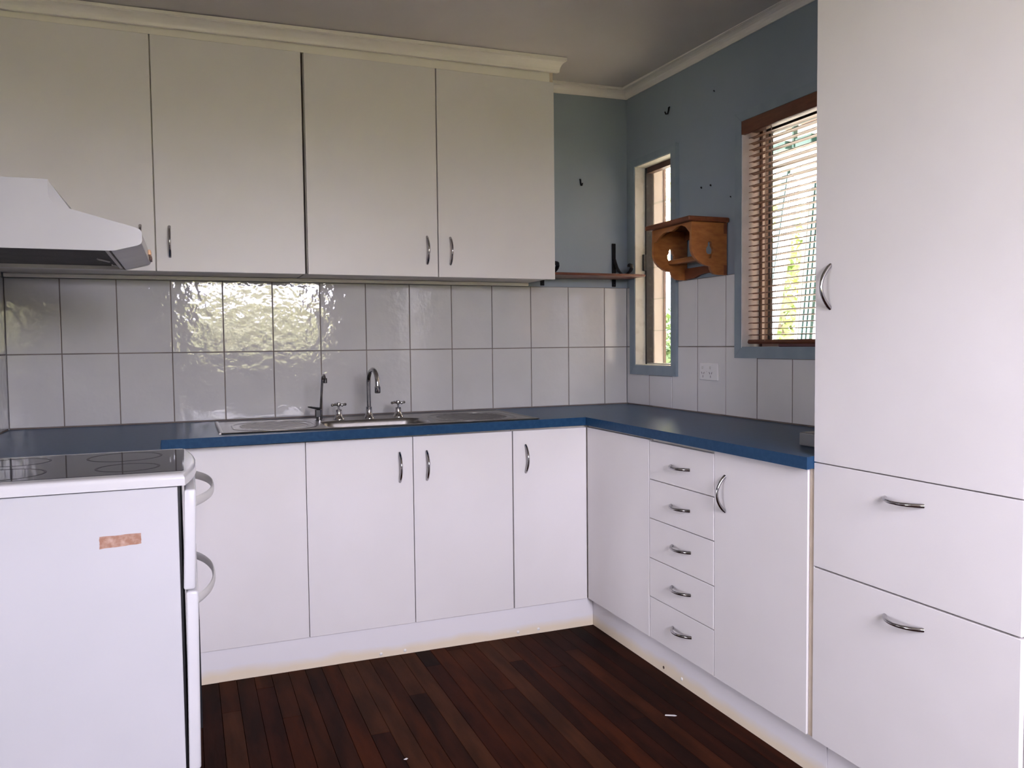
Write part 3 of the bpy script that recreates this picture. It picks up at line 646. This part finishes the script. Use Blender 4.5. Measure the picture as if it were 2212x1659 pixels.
# hob surround with a bowed front
front = [(-2.087 + 0.028 * (1 - ((i / 12) * 2 - 1) ** 2), SY1 + 0.004 + (SY0 - 0.008 - SY1) * i / 12) for i in range(13)]
poly = [(-2.70, SY1 + 0.004)] + front + [(-2.70, SY0 - 0.004)]
bm = bmesh.new()
pm = MB().prism(poly, XY, 0.8765, 0.9055)
me = bpy.data.meshes.new('tmp'); me.from_pydata(pm.v, [], pm.f); bm.from_mesh(me); bpy.data.meshes.remove(me)
bmesh.ops.recalc_face_normals(bm, faces=bm.faces); bmesh.ops.dissolve_limit(bm, angle_limit=0.01, verts=bm.verts, edges=bm.edges)
top_e = [e_ for e_ in bm.edges if abs(e_.verts[0].co.z - e_.verts[1].co.z) < 1e-5 and e_.verts[0].co.z > 0.9]
bmesh.ops.bevel(bm, geom=top_e, offset=0.013, segments=5, affect='EDGES', profile=0.5)
bm.verts.index_update()
sm = MB().add([v.co[:] for v in bm.verts], [[v.index for v in f.verts] for f in bm.faces]); sm.smooth = True; bm.free()
obj('hob_surround', sm, 'enamel', st)
hg = obj('hob_glass', MB().prism(rrect(-2.665, -2.089, -1.476, -1.026, 0.008, 3), XY, 0.9035, 0.9065), 'hob_glass', st)
for (cx, cy_, r) in ((-2.22, -1.36, 0.075), (-2.24, -1.14, 0.095), (-2.50, -1.36, 0.10), (-2.50, -1.13, 0.08)):
    mb = MB(); n = 40; vs = []
    for rr in (r - 0.006, r):
        for k in range(n): vs.append((cx + rr * math.cos(2 * math.pi * k / n), cy_ + rr * math.sin(2 * math.pi * k / n), 0.9068))
    mb.add(vs, [(k, (k + 1) % n, n + (k + 1) % n, n + k) for k in range(n)])
    obj('burner_ring', mb, 'hob_print', hg)
def tilt_door(name, zb, zt, xb, xt, th, y0, y1):
    bm = bmesh.new()
    co = [(xb, y0, zb), (xb + th, y0, zb), (xb + th, y1, zb), (xb, y1, zb), (xt, y0, zt), (xt + th, y0, zt), (xt + th, y1, zt), (xt, y1, zt)]
    vs = [bm.verts.new(c) for c in co]
    for f in [(0, 3, 2, 1), (4, 5, 6, 7), (0, 1, 5, 4), (1, 2, 6, 5), (2, 3, 7, 6), (3, 0, 4, 7)]: bm.faces.new([vs[i] for i in f])
    bmesh.ops.bevel(bm, geom=list(bm.edges), offset=0.006, segments=3, affect='EDGES', profile=0.5); bm.verts.index_update()
    m_ = MB().add([v.co[:] for v in bm.verts], [[v.index for v in f.verts] for f in bm.faces]); m_.smooth = True; bm.free()
    return obj(name, m_, 'enamel', st)
d1 = tilt_door('oven_door', 0.6215, 0.866, -2.0970, -2.0890, 0.0265, SY0 - 0.004, SY1 + 0.004)
d2 = tilt_door('oven_door', 0.176, 0.6175, -2.0970, -2.0915, 0.0275, SY0 - 0.004, SY1 + 0.004)
obj('oven_window', MB().box(-2.0680, -2.0628, SY0 + 0.08, SY1 - 0.08, 0.24, 0.52), 'hob_glass', d2)
def strap(parent, z, xo, apex):
    pts = []
    for i in range(21):
        a = i / 20 * 2 - 1; pts.append((xo + (apex - xo) * (1 - abs(a) ** 2.4), (SY0 + SY1) / 2 + a * 0.232, z))
    mb = MB(); sec = []
    mb.tube(pts, 0.012, 12, flat=(1.0, 0.33, (0, 0, 1)))
    obj('bow_handle', mb, 'handle_grey', parent)
strap(d1, 0.829, -2.066, -2.019); strap(d2, 0.586, -2.067, -2.022)
tp = MB(); cs = [(-2.275, 0.7405), (-2.186, 0.7445), (-2.186, 0.7705), (-2.275, 0.7690)]
rag = []
for a, b in zip(cs, cs[1:] + cs[:1]):
    for i in range(8): t_ = i / 8; rag.append((a[0] + (b[0] - a[0]) * t_ + random.uniform(-.0008, .0008), a[1] + (b[1] - a[1]) * t_ + random.uniform(-.0008, .0008)))
tp.prism(rag, XZ, SY0 - 0.0006, SY0 + 0.0004)
o = obj('tape_strip', tp, 'tape', st); o['label'] = 'strip of brown tape residue on the stove side'

# ------------------------------------------------------------------ range hood
HY0, HY1 = -1.500, -0.985
hd = thing('range_hood', (-2.44, -1.24, 1.43), 'white range hood with sloping front hanging over the stove', 'range hood')
bodyp = [(XL + 0.002, 1.589), (-2.355, 1.589), (-2.3130, 1.5265), (-2.172, 1.4875), (-2.1655, 1.480), (-2.1655, 1.4535), (-2.232, 1.4355), (-2.245, 1.452), (XL + 0.002, 1.452)]
mb = MB().prism(bodyp, XZ, HY0 + 0.006, HY1 - 0.006); obj('housing', mb, 'hood_white', hd)
sidep = [(XL + 0.002, 1.590), (-2.355, 1.590), (-2.3555, 1.560), (-2.353, 1.547), (-2.347, 1.538), (-2.337, 1.5315), (-2.3135, 1.5265), (-2.176, 1.4890), (-2.168, 1.4850), (-2.1640, 1.4780),
         (-2.1640, 1.4580), (-2.167, 1.4515), (-2.174, 1.4475), (-2.2225, 1.4345), (-2.235, 1.4335), (XL + 0.002, 1.4335)]
obj('side_panel', MB().prism(sidep, XZ, HY0, HY0 + 0.006), 'hood_white', hd); obj('side_panel', MB().prism(sidep, XZ, HY1 - 0.006, HY1), 'hood_white', hd)
fl = obj('filter_grille', MB().box(XL + 0.01, -2.246, HY0 + 0.008, HY1 - 0.008, 1.444, 1.4515), 'filter', hd)
obj('lamp_lens', MB().add([(-2.230, HY0 + 0.006, 1.4338), (-2.1672, HY0 + 0.006, 1.4515), (-2.1672, HY1 - 0.006, 1.4515), (-2.230, HY1 - 0.006, 1.4338),
                           (-2.231, HY0 + 0.006, 1.4362), (-2.1672, HY0 + 0.006, 1.4540), (-2.1672, HY1 - 0.006, 1.4540), (-2.231, HY1 - 0.006, 1.4362)],
                          [(0, 1, 2, 3), (4, 5, 6, 7), (0, 1, 5, 4), (1, 2, 6, 5), (2, 3, 7, 6), (3, 0, 4, 7)]), 'hood_plastic', hd)
obj('lens_strip', MB().box(-2.246, -2.238, HY0 + 0.008, HY1 - 0.008, 1.436, 1.444), 'handle_grey', hd)
obj('back_lip', MB().box(XL + 0.01, -2.236, HY1 - 0.012, HY1 - 0.006, 1.4335, 1.444), 'handle_grey', hd)
obj('switch', MB().bevbox(-2.1655, -2.1585, -1.14, -1.08, 1.464, 1.478, 0.0015), 'orange', hd)
obj('switch', MB().bevbox(-2.1655, -2.1590, -1.06, -1.00, 1.457, 1.470, 0.0015), 'brown_switch', hd)
for (a, b) in (((-2.285, -1.21, 1.442), (-2.262, -1.14, 1.4425)), ((-2.262, -1.05, 1.442), (-2.240, -1.00, 1.4425))):
    obj('clip', MB().tube([a, b], 0.0028, 6), 'handle_grey', fl)

# ------------------------------------------------------------------ venetian blind
y0, y1 = W2['i'][0], W2['i'][1]
bl = thing('venetian_blind', (0.035, (y0 + y1) / 2, 1.19), 'brown timber venetian blind hanging in the window beside the pantry', 'blind')
obj('valance', MB().bevbox(-0.0125, 0.004, y0 - 0.002, y1 + 0.0005, 2.022, 2.0745, 0.002), 'blind', bl)
obj('head_box', MB().box(0.010, 0.058, y0 + 0.006, y1 - 0.006, 2.034, 2.070), 'dark_brown', bl)
ns = 34; zt, zb_ = 2.012, 1.2330
sm = MB(); L = (y1 - 0.006) - (y0 + 0.006); w = 0.0125
for (xx, zz) in ((-w, -0.0010), (-w * .5, 0.0006), (0, 0.0012), (w * .5, 0.0006), (w, -0.0010)):
    for yy in (-L / 2, L / 2): sm.v.append((xx, yy, zz)); sm.v.append((xx, yy, zz - 0.0022))
for i in range(4):
    a = i * 4; b = a + 4
    sm.f += [(a, b, b + 2, a + 2), (a + 1, a + 3, b + 3, b + 1), (a, a + 1, b + 1, b), (a + 2, b + 2, b + 3, a + 3)]
sm.f += [(0, 2, 3, 1), (16, 17, 19, 18)]
SL = sm.mesh('slat', 'slat')
for i in range(ns):
    zz = zt + (zb_ - zt) * i / (ns - 1)
    inst('slat', SL, bl, (0.033 + random.uniform(-.001, .001), (y0 + y1) / 2, zz), (0, math.radians(random.uniform(-4, 6) + (7 if i in (6, 8, 16, 17) else 0)), 0))
obj('bottom_rail', MB().prism([(0.016, 1.203), (0.021, 1.196), (0.047, 1.196), (0.052, 1.203), (0.047, 1.213), (0.021, 1.213)], XZ, y0 + 0.006, y1 - 0.006), 'blind', bl)
for yy in (-1.035, -1.49):
    for xx in (0.019, 0.047): obj('cord', MB().tube([(xx, yy, 2.035), (xx, yy, 1.205)], 0.0011, 5), 'cord', bl)
obj('cord', MB().tube([(0.012, -1.075, 2.035), (0.012, -1.077, 1.75), (0.013, -1.073, 1.45)], 0.0012, 5), 'cord', bl)
o = obj('rod', MB().bevbox(0.000, 0.012, -1.60, -1.135, 1.185, 1.1965, 0.002), 'maroon')
o.name = 'blind_wand'; tag(o, 'dark maroon rod lying on the window sill under the blind', 'rod')

# ------------------------------------------------------------------ power point
t = thing('power_outlet', (0, -0.7045, 1.042), 'white double power point on the tiles between the two windows', 'power outlet')
pl = obj('plate', MB().bevbox(-0.010, 0.0, -0.768, -0.641, 1.0425, 1.1155, 0.003, 2), 'plastic_white', t)
for yy in (-0.667, -0.722):
    obj('switch', MB().bevbox(-0.0135, -0.0095, yy - 0.005, yy + 0.006, 1.090, 1.102, 0.0015), 'slot' if False else 'handle_grey', t)
    for (dy, dz, an) in ((-0.008, 0.0, 28), (0.008, 0.0, -28), (0, -0.015, 0)):
        a = math.radians(an); c, s = math.cos(a), math.sin(a); hw, hh = 0.0013, 0.0048
        q = [(yy + dy + c * u - s * v, 1.073 + dz + s * u + c * v) for (u, v) in ((-hw, -hh), (hw, -hh), (hw, hh), (-hw, hh))]
        obj('slot', MB().prism(q, YZ, -0.0104, -0.009), 'slot', pl)
obj('screw', MB().tube([(-0.0095, -0.6945, 1.079), (-0.0106, -0.6945, 1.079)], 0.0025, 8), 'handle_grey', pl)

# ------------------------------------------------------------------ pine hanging box shelf
by_, bn = -0.520, -0.820
bs = thing('box_shelf', (-0.09, -0.67, 1.48), 'varnished pine wall box with club-shaped cut-outs in its sides', 'wall shelf')
prof = [(-0.0005, 1.692), (-0.171, 1.692), (-0.173, 1.590), (-0.170, 1.572), (-0.161, 1.554), (-0.145, 1.537), (-0.122, 1.523), (-0.100, 1.516), (-0.083, 1.515), (-0.080, 1.504), (-0.074, 1.492), (-0.062, 1.483), (-0.048, 1.480), (-0.0005, 1.480)]
def club(cx, cz_):
    pts = []
    for i in range(24):
        a = 2 * math.pi * i / 24; r = 0.017 + 0.0035 * math.cos(3 * a - math.pi / 2 * 3)
        pts.append((cx + r * math.cos(a) * 0.95, cz_ + r * math.sin(a) * 1.25 + 0.004))
    return pts
def club2(cx, zc_):
    p = [(0, .036), (.007, .033), (.010, .026), (.009, .019), (.012, .014), (.017, .007), (.018, -.003), (.016, -.011), (.010, -.017), (.009, -.027), (.005, -.033), (0, -.035)]
    return [(cx + a, zc_ + b) for a, b in p] + [(cx - a, zc_ + b) for a, b in reversed(p[1:-1])]
for yy in (by_, bn):
    obj('side_panel', MB().plate(prof, [club2(-0.084, 1.580)], XZ, yy - (0.0 if yy == bn else 0.014), yy + (0.014 if yy == bn else 0.0)), 'pine', bs)
obj('top_board', MB().bevbox(-0.198, 0.0, bn - 0.018, by_ + 0.018, 1.6925, 1.7125, 0.005, 2), 'pine_dark', bs)
ap = [(by_ - 0.0145, 1.692), (bn + 0.0145, 1.692), (bn + 0.0145, 1.650)]
inner = [(bn + 0.030, 1.662), (bn + 0.045, 1.676), (bn + 0.075, 1.686), (bn + 0.105, 1.684), (bn + 0.135, 1.674), (bn + 0.150, 1.670), (bn + 0.175, 1.674), (bn + 0.205, 1.672), (bn + 0.235, 1.662), (bn + 0.255, 1.650), (bn + 0.266, 1.642)]
ap += inner + [(by_ - 0.0145, 1.638)]
obj('apron', MB().prism(ap, YZ, -0.171, -0.159), 'pine', bs)
obj('rail', MB().bevbox(-0.098, -0.058, bn + 0.0145, by_ - 0.0145, 1.545, 1.566, 0.003), 'pine', bs)
rb = [(by_ - 0.0145, 1.530), (bn + 0.0145, 1.530), (bn + 0.0145, 1.494), (bn + 0.05, 1.486), (bn + 0.085, 1.497), (bn + 0.13, 1.500), (bn + 0.18, 1.494), (bn + 0.215, 1.484), (by_ - 0.0145, 1.482)]
obj('back_rail', MB().prism(rb, YZ, -0.013, -0.001), 'pine_dark', bs)
obj('back_cleat', MB().box(-0.015, -0.001, bn + 0.0145, by_ - 0.0145, 1.655, 1.692), 'pine_dark', bs)
for z0, z1 in ((1.648, 1.691), (1.481, 1.520)): obj('end_joint', MB().box(-0.016, -0.0005, bn - 0.0006, bn + 0.002, z0, z1), 'pine_dark', bs)

# ------------------------------------------------------------------ corner shelf with iron brackets
sh = obj('shelf_board', MB().bevbox(-0.532, -0.010, -0.200, 0.004, 1.5230, 1.5345, 0.0025), 'shelf_wood')
sh.name = 'wooden_shelf'; tag(sh, 'thin red-brown timber shelf in the corner beside the wall cupboard', 'shelf')
def bracket(x, label):
    t = thing('shelf_bracket', (x, 0.0, 1.492), label, 'bracket', 'black iron shelf brackets')
    obj('wall_plate', MB().bevbox(x - 0.010, x + 0.010, -0.0025, 0.0055, 1.5355, 1.702, 0.0015), 'iron', t)
    obj('wall_plate', MB().bevbox(x - 0.010, x + 0.010, -0.0025, 0.0055, 1.487, 1.5225, 0.0015), 'iron', t)
    obj('screw', MB().lathe([(0.004, 0), (0.003, 0.001), (0.0001, 0.0012)], (x, -0.0035, 1.496), 8), 'steel', t)
    pts = [(x, -0.003, 1.625), (x, -0.014, 1.605), (x, -0.030, 1.580), (x, -0.052, 1.558), (x, -0.080, 1.543), (x, -0.110, 1.5395), (x, -0.140, 1.5420), (x, -0.163, 1.552), (x, -0.175, 1.566), (x, -0.172, 1.581), (x, -0.160, 1.586), (x, -0.150, 1.580), (x, -0.150, 1.572)]
    obj('scroll_arm', MB().tube(pts, 0.010, 8, flat=(1.0, 0.35, (1, 0, 0))), 'iron', t)
bracket(-0.073, 'black iron scroll bracket near the window end of the corner shelf')
bracket(-0.466, 'black iron scroll bracket half hidden behind the wall cupboard')

# hooks and nails
def hook(name, pos, out, label, up=1):
    p = Vector(pos); o_ = Vector(out)
    mb = MB().tube([p + o_ * -0.001 + Vector((0, 0, 0.016 * up)), p + o_ * 0.004 + Vector((0, 0, 0.014)), p + o_ * 0.006 + Vector((0, 0, 0.0)), p + o_ * 0.010 + Vector((0, 0, -0.014)), p + o_ * 0.020 + Vector((0, 0, -0.016)), p + o_ * 0.026 + Vector((0, 0, -0.006))], [0.0045, 0.0042, 0.0038, 0.0038, 0.0036, 0.0030], 8)
    tag(obj(name, mb, 'iron'), label, 'hook')
hook('wall_hook', (0.006, -0.385, 2.262), (-1, 0, 0), 'small black hook high on the blue wall above the narrow window')
hook('wall_hook', (-0.256, 0.006, 1.993), (0, -1, 0), 'small black hook on the blue back wall above the corner shelf')
def nail(pos, label, sz=0.0035):
    mb = MB().tube([(pos[0] + 0.001, pos[1], pos[2]), (pos[0] - 0.005, pos[1] - 0.002, pos[2] + 0.003)], sz, 8)
    tag(obj('nail', mb, 'iron'), label, 'nail', 'nails left in the blue wall')
nail((0.006, -0.634, 1.868), 'nail in the blue wall above the pine box, the left one of a pair')
nail((0.006, -0.701, 1.866), 'nail in the blue wall above the pine box, the right one of a pair')
nail((0.006, -0.724, 2.252), 'tiny nail high in the blue wall between hook and blind', 0.0025)
nail((0.006, -0.837, 1.795), 'tiny nail in the blue wall beside the blind window frame', 0.0022)

# small things
t = obj('storage_box', MB().bevbox(-0.395, -0.255, -1.890, -1.700, WT + 0.0003, WT + 0.040, 0.004, 2), 'grey_box')
tag(t, 'small low grey box on the worktop tucked against the pantry', 'box')
mb = MB().prism([(-0.672, -1.405), (-0.668, -1.400), (-0.642, -1.414), (-0.638, -1.421), (-0.644, -1.421)], XY, 0.0008, 0.0022)
tag(obj('paper_scrap', mb, 'paper'), 'long white scrap lying on the floorboards before the drawers', 'litter')
mb = MB().prism([(-1.521, -1.346), (-1.512, -1.341), (-1.508, -1.345), (-1.514, -1.350)], XY, 0.0008, 0.0020)
tag(obj('paper_scrap', mb, 'paper'), 'tiny white scrap on the dark floorboards at the front', 'litter')

# ------------------------------------------------------------------ outside
tag(obj('bounce_yard', MB().box(-45, 45, -45, 45, -0.75, -0.70), 'grass', None, (0, 0, -0.75)), 'pale sandy yard round the house, made pale to bounce light indoors', 'yard', kind='stuff')  # ground colour raised to throw warm bounce light onto the wall cupboards
tag(obj('added_dark_lawn', MB().box(-45, -7.35, -45, 45, -0.70, -0.692), 'grass_dark', None, (-25, 0, -0.70)), 'dark green lawn added beyond the glazed doors to cut bounced light', 'lawn', kind='stuff')  # unseen dark ground, added to weaken the bounce onto the upper pantry
def tree(name, c, rad, n, m, label, trunk=True, lsize=0.12, seed=1):
    rnd = random.Random(seed); t = thing(name, (c[0], c[1], -0.70), label, 'tree', 'garden trees outside')
    mb = MB()
    for i in range(n):
        u = Vector((rnd.gauss(0, 1), rnd.gauss(0, 1), rnd.gauss(0, 1))).normalized() * (rnd.random() ** 0.45)
        p = Vector((c[0] + u.x * rad[0], c[1] + u.y * rad[1], max(c[2] + u.z * rad[2], -0.69 + 1.45 * lsize)))
        a = Vector((rnd.gauss(0, 1), rnd.gauss(0, 1), rnd.gauss(0, 1))).normalized(); b = a.cross(Vector((rnd.gauss(0, 1), rnd.gauss(0, 1), rnd.gauss(0, 1)))).normalized()
        s_ = lsize * rnd.uniform(0.6, 1.3)
        mb.add([p - a * s_, p + b * s_ * 0.4 + a * s_ * 0.1, p + a * s_, p - b * s_ * 0.4 + a * s_ * 0.1], [(0, 1, 2, 3)])
    me = MB.mesh(mb, 'foliage', m, Vector((c[0], c[1], -0.70)), fix=False)
    f = bpy.data.objects.new('foliage', me); COL.objects.link(f); f.parent = t; f['kind'] = 'stuff'
    if trunk:
        obj('trunk', MB().tube([(c[0], c[1], -0.699), (c[0] + 0.1, c[1], c[2] * 0.4), (c[0], c[1] + 0.1, c[2])], [0.14, 0.11, 0.05], 8), 'bark', t)
    return t
tree('garden_tree', (6.5, 9.3, 4.2), (2.2, 2.0, 1.5), 2600, 'leaf_pale', 'pale leafy tree crown seen through the top of the narrow window', seed=2, lsize=0.14)
tree('garden_shrub', (3.75, 5.45, 1.0), (0.75, 0.5, 0.75), 1500, 'leaf_dark', 'green shrub low in the view through the narrow window', seed=3, lsize=0.07)
tree('garden_shrub', (5.75, 5.65, 1.9), (0.75, 0.75, 1.35), 1700, 'leaf', 'yellow-green bush seen through the left of the blind', seed=4, lsize=0.09)
tree('garden_tree', (-1.2, -10.5, 0.75), (4.4, 1.0, 1.36), 5200, 'leaf_pale', 'leafy garden tree behind the viewer outside the rear window', seed=5, lsize=0.2)
tree('garden_tree', (-13.5, -3.0, 0.3), (1.0, 4.0, 1.0), 2600, 'leaf_dark', 'leafy garden tree outside the glazed doors', seed=6, lsize=0.2)
# neighbouring house seen through the blind
nh = thing('neighbour_house', (5.2, 0, -0.70), 'pale neighbouring house wall seen through the blind', 'building')
obj('wall', MB().box(5.0, 5.2, -7.0, 4.15, -0.70, 3.45), 'pale_ext', nh)
obj('roof', MB().add([(4.9, -7.2, 3.46), (4.9, 4.4, 3.46), (8, 4.4, 4.9), (8, -7.2, 4.9), (4.9, -7.2, 3.52), (4.9, 4.4, 3.52), (8, 4.4, 4.96), (8, -7.2, 4.96)],
                     [(0, 1, 2, 3), (4, 5, 6, 7), (0, 1, 5, 4), (1, 2, 6, 5), (2, 3, 7, 6), (3, 0, 4, 7)]), 'grey_ext', nh)
cp = thing('carport', (2.4, 0, -0.70), 'cream carport roof and posts over the passage outside the blind', 'carport')
obj('roof_sheet', MB().box(0.12, 4.7, -7.0, 3.15, 3.00, 3.05), 'cream_ext', cp)
for yy in (-4.0, -1.0, 1.99, 2.98): obj('post', MB().box(3.86, 3.98, yy - 0.07, yy + 0.07, -0.70, 2.80), 'cream_ext', cp)
bm_ = obj('beam', MB().box(3.86, 3.98, -7.0, 3.15, 2.80, 2.995), 'cream_ext', cp)
for ya, yb2, za, zb2, m in ((1.66, 1.93, 2.735, 2.80, 'green_ext'), (1.37, 1.55, 2.72, 2.79, 'green_ext'), (1.64, 1.76, 2.91, 2.99, 'brown_ext'), (1.36, 1.55, 2.90, 2.99, 'brown_ext')):
    obj('bracket', MB().bevbox(2.40, 2.52, ya, yb2, za, zb2, 0.006), m, cp)
for yy in (1.62, 1.34): obj('hanger', MB().box(2.44, 2.48, yy - 0.01, yy + 0.01, 2.74, 3.0), 'green_ext', cp)
gt = thing('light_block_fence', (2.5, -2.6, -0.70), 'dark timber fence added across the side passage to block sky light', 'fence')  # unseen fence, added to keep passage daylight off the back wall
for i in range(27): obj('paling', MB().box(0.13 + i * 0.18, 0.13 + i * 0.18 + 0.172, -2.62, -2.60, -0.70, 2.92), 'brown_ext', gt)
obj('rail', MB().box(0.13, 4.98, -2.60, -2.55, 0.2, 0.3), 'brown_ext', gt)
# leaning battens stored outside
def batten(x, yt, zt_, yb_, zb2, w, m, label, grp):
    # from the visible top down to the ground along the same lean
    sl = (yb_ - yt) / (zb2 - zt_); y_g = yt + sl * (-0.70 - zt_)
    mb = MB().add([(x, y_g - w / 2, -0.70), (x, y_g + w / 2, -0.70), (x + 0.03, y_g + w / 2, -0.70), (x + 0.03, y_g - w / 2, -0.70),
                   (x, yt - w / 2, zt_), (x, yt + w / 2, zt_), (x + 0.03, yt + w / 2, zt_), (x + 0.03, yt - w / 2, zt_)],
                  [(0, 1, 2, 3), (4, 5, 6, 7), (0, 1, 5, 4), (1, 2, 6, 5), (2, 3, 7, 6), (3, 0, 4, 7)])
    tag(obj('leaning_batten', mb, m), label, 'batten', grp)
batten(2.5, 1.775, 2.60, 1.966, 1.66, 0.062, 'green_ext', 'wide dark green batten leaning outside behind the left of the blind', 'leaning battens outside')
ORD = ('first', 'second', 'third', 'fourth', 'fifth')
for i in range(5): batten(2.5, 1.735 - 0.026 * i, 2.56 - 0.02 * i, 1.926 - 0.026 * i, 1.64, 0.011, 'grey_ext', 'thin grey batten outside, %s to the right of the wide green one' % ORD[i], 'leaning battens outside')
for i in range(3): batten(2.5, 1.452 - 0.047 * i, 2.45, 1.595 - 0.047 * i, 1.247, 0.032, 'green_ext', 'narrow dark green batten outside, %s from the left of three near the pantry edge' % ORD[i], 'leaning battens outside')
for i in range(2): batten(2.5, 1.505 + 0.022 * i, 2.30, 1.630 + 0.022 * i, 1.247, 0.007, 'grey_ext', 'thin grey batten outside, %s to the left of the three narrow green ones' % ORD[i], 'leaning battens outside')
tag(obj('tarp_sheet', MB().bevbox(4.60, 4.65, 5.9, 7.4, -0.70, 1.95, 0.01), 'blue_ext'), 'pale blue upright sheet behind the shrub outside the narrow window', 'sheet')
